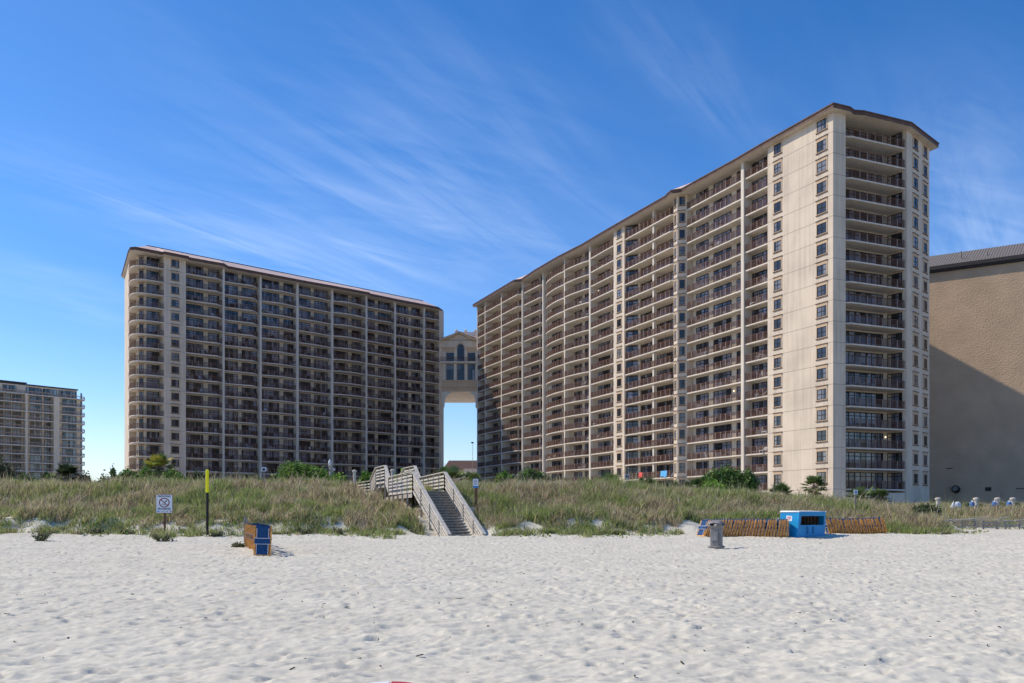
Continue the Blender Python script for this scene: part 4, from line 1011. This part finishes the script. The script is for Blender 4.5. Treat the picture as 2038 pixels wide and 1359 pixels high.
for i, (px, py, Y, lab) in enumerate(((705.5,935,78,'beige capped post left of the boardwalk'),(781,933.5,80,'beige capped post behind the boardwalk steps'),(1866.5,990,84,'leftmost of four beige capped posts before the brown wall'),(1942.5,990,84,'second from left of four beige capped posts before the brown wall'),(1985,990,84,'third from left of four beige capped posts before the brown wall'),(2015.5,990,84,'rightmost of four beige capped posts before the brown wall'))):
    x, zt = at(px,py,Y); zb = Hs(x,Y)-.2; b = MB(); w_ = .17 if px > 1000 else .12
    if px < 1000: w_ = .13
    b.lathe([(w_,0),(w_,zt-zb-.22),(w_*1.5,zt-zb-.2),(w_*1.5,zt-zb-.06),(w_*.6,zt-zb)],n=14); p = b.build('bollard', M['slab']); p.location = (x,Y,zb); tag(p, lab, 'bollard', 'beige capped posts along the path')
# loungers with blue cloths beyond the low dune at the right
for i, (px, m_, lab) in enumerate(((1895.5,'umbwhite','small folded white parasol left of the white cover'),(1906,'umbwhite','white covered seat before the brown wall'),(1935,'bluecloth','leftmost of three blue cloth chairs before the brown wall'),(1979,'bluecloth','middle one of three blue cloth chairs before the brown wall'),(2008.5,'bluecloth','rightmost of three blue cloth chairs before the brown wall'))):
    x, zt = at(px, 996.5 if m_ == 'bluecloth' else 998, 82); zb = Hs(x,82)
    if i == 0:
        r_ = empty('parasol', (x,82,zb), 0, lab, 'parasol'); b = MB(); b.tube((-.05,0,0),(.1,0,zt-zb),.03,.03,6); b.build('pole', M['greypost'], r_)
        b = MB(); b.tube((-.06,0,zt-zb-.55),(.12,0,zt-zb+.02),.14,.03,8); b.build('canopy', M[m_], r_); continue
    r_ = empty('pool_chair', (x,82,zb), 0, lab, 'chair', 'seats beyond the low dune at the right'); hh = zt-zb
    b = MB(); n = 8
    b.lathe([(.28,hh-.5),(.27,hh-.25),(.2,hh-.08),(.05,hh-.02)],(0,0,0),10,.85 if i > 1 else 1.15,.7); b.box(-.25,.25,-.3,.3,.35,.45); b.build('cover', M[m_], r_)
    b = MB()
    for xx_ in (-.22,.22):
        for yy_ in (-.25,.25): b.box(xx_-.02,xx_+.02,yy_-.02,yy_+.02,0,hh-.4)
    b.build('frame', M['chairdark'], r_)
    if i > 1: b = MB(); b.lathe([(.08,hh-.14),(.1,hh-.04),(.05,hh+.03)],(-.03,-.12,0),8); b.build('pillow', M['umbwhite'], r_)
# slanted grey board behind the left chair row
b = MB(); b.hexa([(-.12,0,-.3),(.16,.05,-.3),(.20,.08,.3),(-.10,.03,.4),(-.16,0,.95),(-.11,0,.97),(.12,.08,.55),(.1,.08,.5)])
b.box(-.17,-.11,-.04,.02,-.3,.98); p = b.build('grey_board', M['greypost']); p.location = (at(492.5,0,44)[0],44.0,Hs(-12.9,44)+.42); tag(p, 'grey weathered board standing behind the left row of folded chairs', 'board')
b = MB()
# bodyboard tip in the foreground
BB = empty('bodyboard', (-1.06,7.72,.05), R(0), 'white and red board lying on the near sand at the bottom edge', 'bodyboard')
def board(x0, x1, z0, z1, infl=0):
    n = 24; b = MB(); top = []
    for i in range(n+1):
        x = -.26+.52*i/n; y = .27*math.sqrt(max(0,1-(x/.26)**2))**.8+.0; top.append((x, y))
    pts = [(x, y) for x, y in top if x0-1e-6 <= x <= x1+1e-6]; poly = [(pts[0][0],-.7)]+pts+[(pts[-1][0],-.7)]
    b.prism(poly, z0, z1); return b
board(-.26,-.02,0,.05).build('white_half', M['white'], BB); board(-.02,.26,0,.05).build('red_half', M['red'], BB)

# ------------------------------------------------------------------ weathered split rail fence at the right
FN = empty('sand_fence', (32,66,Hs(32,66)), 0, 'low weathered grey rail fence at the foot of the dune on the far right', 'fence')
fo_ = Vector((32,66,Hs(32,66)))
Y = 66.0; fpx = [1897,1919,1941,1961,1984,2005,2029,2052,2075]; zf = lambda py: 1.6+(1018-py)/1800*Y
for i, px in enumerate(fpx):
    x = (px-1019)/1800*Y; b = MB(); yy_ = Y+(.25 if i%2 else 0)
    g = Hs(x,yy_); b.tube((x-32,yy_-66,g-.3-fo_.z),(x-32+random.uniform(-.03,.03),yy_-66,zf(1034)-fo_.z),.06,.05,8); b.build('post', M['greypost'], FN)
    if i < len(fpx)-1:
        x1 = (fpx[i+1]-1019)/1800*Y; y1 = Y+(.25 if (i+1)%2 else 0)
        for k in range(5):
            zz = zf(1035+3.6*k+random.uniform(-.7,.7))-fo_.z; b = MB(); b.tube((x-.15-32,yy_-66+.05*(k%2),zz+random.uniform(-.03,.03)),(x1+.15-32,y1-66+.05*(k%2),zz+random.uniform(-.05,.05)),.045,.035,6); b.build('rail', M['wood'], FN)
for a, c, y0, y1 in ((1876,1970,1038,1029),(1878,1925,1035,1034),(1982,2012,1033,1028.5),(2018,2060,1036,1032)):
    b = MB(); b.tube(((a-1019)/1800*Y-32,-.1,zf(y0)-fo_.z),((c-1019)/1800*Y-32,.1,zf(y1)-fo_.z),.05,.04,7); b.build('rail', M['wood'], FN)

# ------------------------------------------------------------------ shrubs, palms and trees
def shrub(name, px, Y, pw, ytop, label, cat, cols, n=2600, leaf=.13, group=None, ybot=None, trunk=True, lobes=7):
    x = (px-1019)/1800*Y; zb = Hs(x,Y)-.1; zt = 1.6+(1018-ytop)/1800*Y; rx = pw/2/1800*Y; hh = zt-zb
    r = empty(name, (x,Y,zb), 0, label, cat, group)
    P_ = []; n = int(n*1.7); leaf *= 1.15; rl = np.random.RandomState(int(px*7+Y)); cs = []
    for i in range(lobes):
        a = rl.uniform(-1,1); cz = hh*(.38+.34*rl.rand()*(1-.5*abs(a))); cs.append((a*rx*.62, rl.uniform(-.5,.5)*rx*.7, cz, rx*rl.uniform(.34,.55), hh*rl.uniform(.28,.40)))
    cs.append((rl.uniform(-.2,.2)*rx,0,hh*.68,rx*.42,hh*.32))
    m = n//len(cs)
    for cx, cy, cz, ra, rb in cs:
        d = rl.normal(size=(m,3)); d /= np.linalg.norm(d,axis=1)[:,None]; rad = rl.rand(m)**.35*(1+.22*rl.normal(size=m))
        P_.append(np.stack([cx+d[:,0]*ra*rad, cy+d[:,1]*ra*rad, np.maximum(.05,cz+d[:,2]*rb*rad)],1))
    P_ = np.concatenate(P_); c_ = np.array(cols)[rl.randint(0,len(cols),len(P_))]*rl.uniform(.7,1.3,(len(P_),1))
    leaves_mesh('crown', P_, leaf*rl.uniform(.6,1.3,len(P_)), c_, M['leaf'], r)
    b = MB()
    for cx, cy, cz, ra, rb in cs:
        b.tube((0,0,-.1),(cx*.35,cy*.35,cz*.45),.05,.035,6); b.tube((cx*.35,cy*.35,cz*.45),(cx,cy,cz+rb*.5),.035,.012,5)
    b.build('stem', M['bark'], r); return r
def palm(name, px, Y, pw, ytop, label, cat='palm', nf=26, cols=((.11,.17,.055),(.20,.27,.09)), yb=None, group=None, dead=.15, tall=False, blades=13):
    x = (px-1019)/1800*Y; zb = Hs(x,Y)-.1; zt = 1.6+(1018-ytop)/1800*Y; rx = pw/2/1800*Y; hh = zt-zb
    r = empty(name, (x,Y,zb), 0, label, cat, group); rl = np.random.RandomState(int(px*3+Y)); nf = int(nf*1.7)
    fl = rx*.66; zc = max(.3, hh-rx*.95); 
    b = MB(); b.tube((0,0,-.2),(.03,0,zc*.5),.16,.14,9); b.tube((.03,0,zc*.5),(0,0,zc+.1),.14,.16,9)
    Vv = []; C_ = []
    for i in range(nf):
        az = rl.uniform(0,2*math.pi); el = rl.uniform(-.35,1.35); isd = rl.rand() < dead
        if isd: el = rl.uniform(-1.1,-.2)
        d = np.array([math.cos(az)*math.cos(el), math.sin(az)*math.cos(el), math.sin(el)]); L1 = rx*rl.uniform(.35,.6)
        hub = np.array([0,0,zc])+d*L1; b.tube((0,0,zc),tuple(hub),.02,.012,4,False)
        sd = np.cross(d,[0,0,1.]); sd /= np.linalg.norm(sd)+1e-6; up = np.cross(sd,d)
        base_c = np.array([.26,.20,.11]) if isd else np.array(cols[rl.randint(len(cols))])*rl.uniform(.75,1.3)
        for k in range(blades):
            a = (k/(blades-1)-.5)*2.6; dd = d*math.cos(a)+sd*math.sin(a); ll = fl*(1-.25*abs(a)/1.3)*rl.uniform(.85,1.1)
            tip = hub+dd*ll-np.array([0,0,ll*.22*rl.rand()]); mid = hub+dd*ll*.5+up*.04; wv_ = np.cross(dd,up); wv_ = wv_/(np.linalg.norm(wv_)+1e-6)*.06
            Vv.append([hub, mid-wv_, tip, mid+wv_]); C_.append(base_c*rl.uniform(.85,1.15))
    b.build('trunk', M['bark'], r)
    Vv = np.array(Vv,np.float32); n = len(Vv); me = bpy.data.meshes.new('crown'); me.vertices.add(n*4); me.vertices.foreach_set('co', Vv.ravel())
    me.loops.add(n*4); me.loops.foreach_set('vertex_index', np.arange(n*4,dtype=np.int32)); me.polygons.add(n); me.polygons.foreach_set('loop_start', np.arange(0,n*4,4,dtype=np.int32)); me.materials.append(M['leaf'])
    ca = me.color_attributes.new('tint','FLOAT_COLOR','POINT'); c4 = np.ones((n,4,4),np.float32); c4[:,:,:3] = np.array(C_)[:,None,:]; ca.data.foreach_set('color', c4.ravel()); me.update()
    link('crown', me, r); return r
G1 = [(.08,.16,.03),(.13,.24,.04),(.19,.32,.05)]; G2 = [(.20,.38,.035),(.28,.46,.05),(.15,.28,.035)]; G3 = [(.06,.11,.04),(.10,.15,.055),(.13,.18,.07)]; G4 = [(.11,.12,.06),(.17,.17,.09),(.09,.12,.05)]
shrub('shrub',4,92,46,908,'grey green bushy tree at the far left edge of the dune','shrub',G4,2200)
shrub('shrub',52,88,70,940,'low dull green shrub before the distant apartment block','shrub',G3,2000)
palm('palm_tree',134,86,56,921,'dark fan palm before the right end of the distant apartment block','palm',30,((.05,.08,.035),(.08,.11,.05)),tall=True)
palm('palmetto',98,84,42,938,'low green palmetto left of the dark fan palm',nf=18)
shrub('shrub',168,86,44,943,'low olive shrub right of the dark fan palm','shrub',G4,1500)
shrub('pine_tree',226,118,26,931,'small distant pine with flat dark top between the left buildings','tree',G3,900,.2,lobes=4)
shrub('shrub',204,104,40,942,'dark distant shrub beside the small pine','shrub',G3,900,.18)
palm('palm_tree',315,84,66,902,'yellow green fan palm before the left corner of the left tower','palm',34,((.24,.32,.05),(.14,.22,.05),(.42,.38,.07)),dead=.25)
for px, w_, yt, lab in ((255,46,936,'bright green shrub at the left foot of the left tower'),(288,50,931,'round green shrub just under the yellow green palm'),(345,60,935,'dark green shrub right of the yellow green palm'),(392,44,940,'olive shrub left of the yellow pole top'),(505,44,946,'pale green shrub beside the grey dune notice')):
    shrub('shrub',px,82,w_,yt,lab,'shrub',G1 if px < 380 else G4,2200,group='green shrubs along the foot of the left tower')
shrub('shrub',596,80,112,921,'large rounded bright green bush before the left tower','bush',G1+[(.17,.28,.04)],7000,.13,lobes=11)
shrub('shrub',668,79,64,942,'small yellow green bush right of the large rounded one','bush',G2,2600)
shrub('shrub',728,81,44,938,'dark leafy shrub between the capped post and the boardwalk','shrub',G1,1800)
shrub('shrub',800,84,46,937,'green shrub seen over the boardwalk railing','shrub',G2,1500)
shrub('shrub',858,82,40,944,'orange tinged green shrub behind the boardwalk landing','shrub',G4+[(.3,.22,.06)],1200)
palm('palmetto',900,80,76,924,'large dark palmetto behind the top of the staircase',nf=34,dead=.3)
palm('palmetto',938,78,52,938,'green palmetto beside the near notice post right of the stairs',nf=24)
palm('palmetto',884,84,36,928,'smaller palmetto behind the top of the staircase',nf=18)
shrub('shrub',1007,80,46,938,'sparse light green shrub before the far end of the right tower','shrub',G1,1600)
shrub('shrub',1058,79,72,933,'rounded dark green shrub before the curved balconies','shrub',G1+G3,4200)
shrub('shrub',1100,80,56,948,'pale olive shrub right of the rounded dark one','shrub',G4,1500)
for px, w_, yt, lab in ((1163,54,953,'low palmetto before the curved balconies'),(1212,72,942,'spiky palmetto left of the grey blue notice'),(1288,64,948,'palmetto just right of the grey blue notice'),(1335,54,955,'low palmetto left of the bay window column'),(1382,60,950,'palmetto left of the big dark bush'),(1552,56,961,'small palmetto right of the big dark bush'),(1621,52,945,'lone spiky palmetto against the blank wall'),(1716,72,962,'palmetto at the foot of the sea facing balconies'),(1752,40,972,'low palmetto tip right of the white notice')):
    palm('palmetto',px,79 if px < 1600 else 74,w_,yt,lab,nf=26,dead=.22,group='palmettos along the dune before the right tower')
shrub('shrub',1440,79,92,928,'big dark green bush before the right tower','bush',G1+G3,6000,.14,lobes=9)
shrub('shrub',1490,78,60,940,'dark green bush leaning on the right side of the big one','bush',G3+G1,3000)
shrub('shrub',1420,75,60,958,'bright green low shrub in front of the big dark bush','shrub',G2,1800)
shrub('shrub',1838,60.5,62,1004,'coarse dark grass clump left of the rail fence','shrub',G4+G3,5000,.10)
for px, w_ in ((1935,40),(1990,34),(2020,30)): shrub('shrub',px,88,w_,1000,'low dark shrub at the foot of the brown wall','shrub',G3,700,.12,group='low dark shrubs at the foot of the brown wall')
# creeping plants with leafy stems on the sand left of the sign
def creeper(px, py, label, n=5, h=.5, spread=1.0):
    Y = 1.6*1800/(py-1018) if py > 1072 else 53.0
    x = (px-1019)/1800*Y; zb = Hs(x,Y); r = empty('beach_plant', (x,Y,zb), 0, label, 'plant', 'leafy plants rooted in the open sand'); rl = np.random.RandomState(int(px)); b = MB(); P_ = []
    for i in range(n):
        a = rl.uniform(0,6.28); l = spread*rl.uniform(.4,1); tx, ty, tz = math.cos(a)*l, math.sin(a)*l*.6, h*rl.uniform(.3,1)
        b.tube((0,0,-.05),(tx*.6,ty*.6,tz*.5),.012,.01,4); b.tube((tx*.6,ty*.6,tz*.5),(tx,ty,tz),.01,.005,4)
        for k in range(60): t = rl.uniform(.25,1.05); P_.append((tx*t+rl.normal()*.07,ty*t+rl.normal()*.07,max(.03,tz*t+rl.normal()*.07)))
    P_ = np.array(P_); leaves_mesh('foliage', P_, rl.uniform(.04,.09,len(P_)), np.array(G4+[(.2,.2,.1)])[rl.randint(0,4,len(P_))], M['leaf'], r); b.build('stem', M['bark'], r)
for px, py, lab, n, h, s_ in ((82,1078,'branching plant farthest left on the open sand',10,.75,.9),(190,1070,'small plant on the sand, second from the left edge',6,.4,.7),(250,1068,'tufted plant left of the prohibition sign',7,.5,.7),(322,1078,'trailing plant just in front of the prohibition sign',7,.35,1.0),(430,1074,'flat green plant beside the black and yellow pole',8,.25,.6),(470,1090,'flat yellow green plant left of the left chair row',7,.15,.5),(612,1068,'plant on the sand right of the left chair row',8,.4,.7),(672,1072,'low grassy plant midway to the staircase',8,.3,.6)):
    creeper(px, py, lab, n, h, s_)

# ------------------------------------------------------------------ sky, sun, camera
EL = R(46); SD = Vector((-.98,.20,0)).normalized(); to_sun = Vector((SD.x*math.cos(EL), SD.y*math.cos(EL), math.sin(EL)))
sl = bpy.data.lights.new('sun', 'SUN'); sl.energy = 2.4; sl.angle = R(.53); sl.color = (1,.87,.70)
so = bpy.data.objects.new('sun', sl); COL.objects.link(so); so.rotation_euler = (-to_sun).to_track_quat('-Z','Y').to_euler(); so.location = (-60,0,80)
wd = bpy.data.worlds.new('World'); scene.world = wd; wd.use_nodes = True; nt = wd.node_tree; N = nt.nodes; L = nt.links
bg = N['Background']; bg.inputs['Strength'].default_value = .15
sk = N.new('ShaderNodeTexSky'); sk.sky_type = 'NISHITA'; sk.sun_disc = False; sk.sun_elevation = EL; sk.sun_rotation = math.atan2(SD.x, SD.y); sk.air_density = 1.0; sk.dust_density = .6; sk.ozone_density = 3.0
hs = N.new('ShaderNodeHueSaturation'); hs.inputs['Saturation'].default_value = 1.28; hs.inputs['Value'].default_value = .92; L.new(sk.outputs[0], hs.inputs['Color'])
tc = N.new('ShaderNodeTexCoord'); sx = N.new('ShaderNodeSeparateXYZ'); L.new(tc.outputs['Generated'], sx.inputs[0])
tr = N.new('ShaderNodeValToRGB'); e = tr.color_ramp.elements; e[0].position = 0; e[0].color = (.68,.69,.84,1); e[1].position = .6; e[1].color = (.285,.49,.63,1); k_ = e.new(.18); k_.color = (.50,.585,.735,1)
L.new(sx.outputs['Z'], tr.inputs[0]); tm = N.new('ShaderNodeMixRGB'); tm.blend_type = 'MULTIPLY'; tm.inputs[0].default_value = 1; L.new(hs.outputs[0], tm.inputs[1]); L.new(tr.outputs[0], tm.inputs[2])
mz = N.new('ShaderNodeMath'); mz.operation = 'MAXIMUM'; mz.inputs[1].default_value = .03; L.new(sx.outputs['Z'], mz.inputs[0])
def mth(op, a, b=None):
    n = N.new('ShaderNodeMath'); n.operation = op
    for i, v in enumerate((a,b)):
        if v is None: continue
        if isinstance(v,(int,float)): n.inputs[i].default_value = v
        else: L.new(v, n.inputs[i])
    return n.outputs[0]
ux = mth('DIVIDE', sx.outputs['X'], mth('ADD', mz.outputs[0], .12)); uy = mth('DIVIDE', sx.outputs['Y'], mth('ADD', mz.outputs[0], .12))
cb = N.new('ShaderNodeCombineXYZ'); L.new(ux, cb.inputs[0]); L.new(uy, cb.inputs[1])
def cirrus(d, ka, kb, off, lo, hi, dist=.5, detail=10):
    l = math.hypot(*d); d = (d[0]/l, d[1]/l); c2_ = N.new('ShaderNodeCombineXYZ')
    a = mth('ADD', mth('MULTIPLY', ux, d[0]*ka), mth('MULTIPLY', uy, d[1]*ka)); b_ = mth('ADD', mth('MULTIPLY', ux, d[1]*kb), mth('MULTIPLY', uy, -d[0]*kb))
    L.new(mth('ADD', a, off[0]), c2_.inputs[0]); L.new(mth('ADD', b_, off[1]), c2_.inputs[1])
    n = N.new('ShaderNodeTexNoise'); n.inputs['Scale'].default_value = 1; n.inputs['Detail'].default_value = detail; n.inputs['Roughness'].default_value = .58; n.inputs['Distortion'].default_value = dist
    L.new(c2_.outputs[0], n.inputs['Vector']); mr = N.new('ShaderNodeMapRange'); mr.interpolation_type = 'SMOOTHSTEP'; mr.inputs['From Min'].default_value = lo; mr.inputs['From Max'].default_value = hi; L.new(n.outputs['Fac'], mr.inputs[0]); return mr.outputs[0]
DD = (.56,.83)
l_ = math.hypot(*DD); da, dbb = DD[0]/l_, DD[1]/l_
A_ = mth('ADD', mth('MULTIPLY', ux, da), mth('MULTIPLY', uy, dbb)); B_ = mth('ADD', mth('MULTIPLY', ux, dbb), mth('MULTIPLY', uy, -da))
wob = cirrus(DD, 1.1, 1.6, (9,4), .2, .8, .2, 4)
B2 = mth('ADD', B_, mth('MULTIPLY', mth('SUBTRACT', wob, .5), .28))
fib = mth('ADD', mth('MULTIPLY', cirrus(DD, .9, 5.5, (0,0), .26, .80, 1.8, 7), .75), mth('MULTIPLY', cirrus((.9,.5), 1.5, 5, (2,6), .30, .80, 1.6, 8), .5))
ct = mth('MULTIPLY', cirrus(DD, .5, 1.6, (7,3), .42, .85, .6), .10)
for b0, w_, a0, a1, st_ in ((-1.88,.17,.9,2.25,.62),(-1.36,.26,1.0,2.35,.50),(-1.62,.10,1.4,2.2,.3),(-.60,.09,1.2,1.9,.30),(-.24,.16,1.75,3.2,.62),(-2.57,.12,1.1,1.9,.30),(-1.0,.16,1.0,1.8,.14)):
    g_1 = mth('DIVIDE', mth('SUBTRACT', B2, b0), w_); g_2 = mth('POWER', 2.718, mth('MULTIPLY', mth('MULTIPLY', g_1, g_1), -1))
    h_ = mth('DIVIDE', mth('SUBTRACT', A_, (a0+a1)/2), (a1-a0)/2); h_2 = mth('POWER', 2.718, mth('MULTIPLY', mth('MULTIPLY', h_, h_), -1.6))
    ct = mth('ADD', ct, mth('MULTIPLY', mth('MULTIPLY', g_2, h_2), mth('MULTIPLY', fib, st_)))
ct = mth('MULTIPLY', mth('MINIMUM', ct, .9), .36)
mx = N.new('ShaderNodeMixRGB'); mx.inputs[2].default_value = (4.6,5.0,5.6,1); L.new(ct, mx.inputs[0]); L.new(tm.outputs[0], mx.inputs[1]); L.new(mx.outputs[0], bg.inputs['Color'])
cam = bpy.data.cameras.new('camera'); co = bpy.data.objects.new('camera', cam); COL.objects.link(co); co.location = (0,0,1.6); co.rotation_euler = (R(90),0,0)
cam.sensor_width = 36; cam.lens = 36*1800/2038; cam.shift_y = 338.5/2038; cam.clip_start = .1; cam.clip_end = 8000; scene.camera = co
scene.view_settings.view_transform = 'Standard'; scene.view_settings.look = 'None'; scene.view_settings.exposure = .82; scene.view_settings.gamma = 1
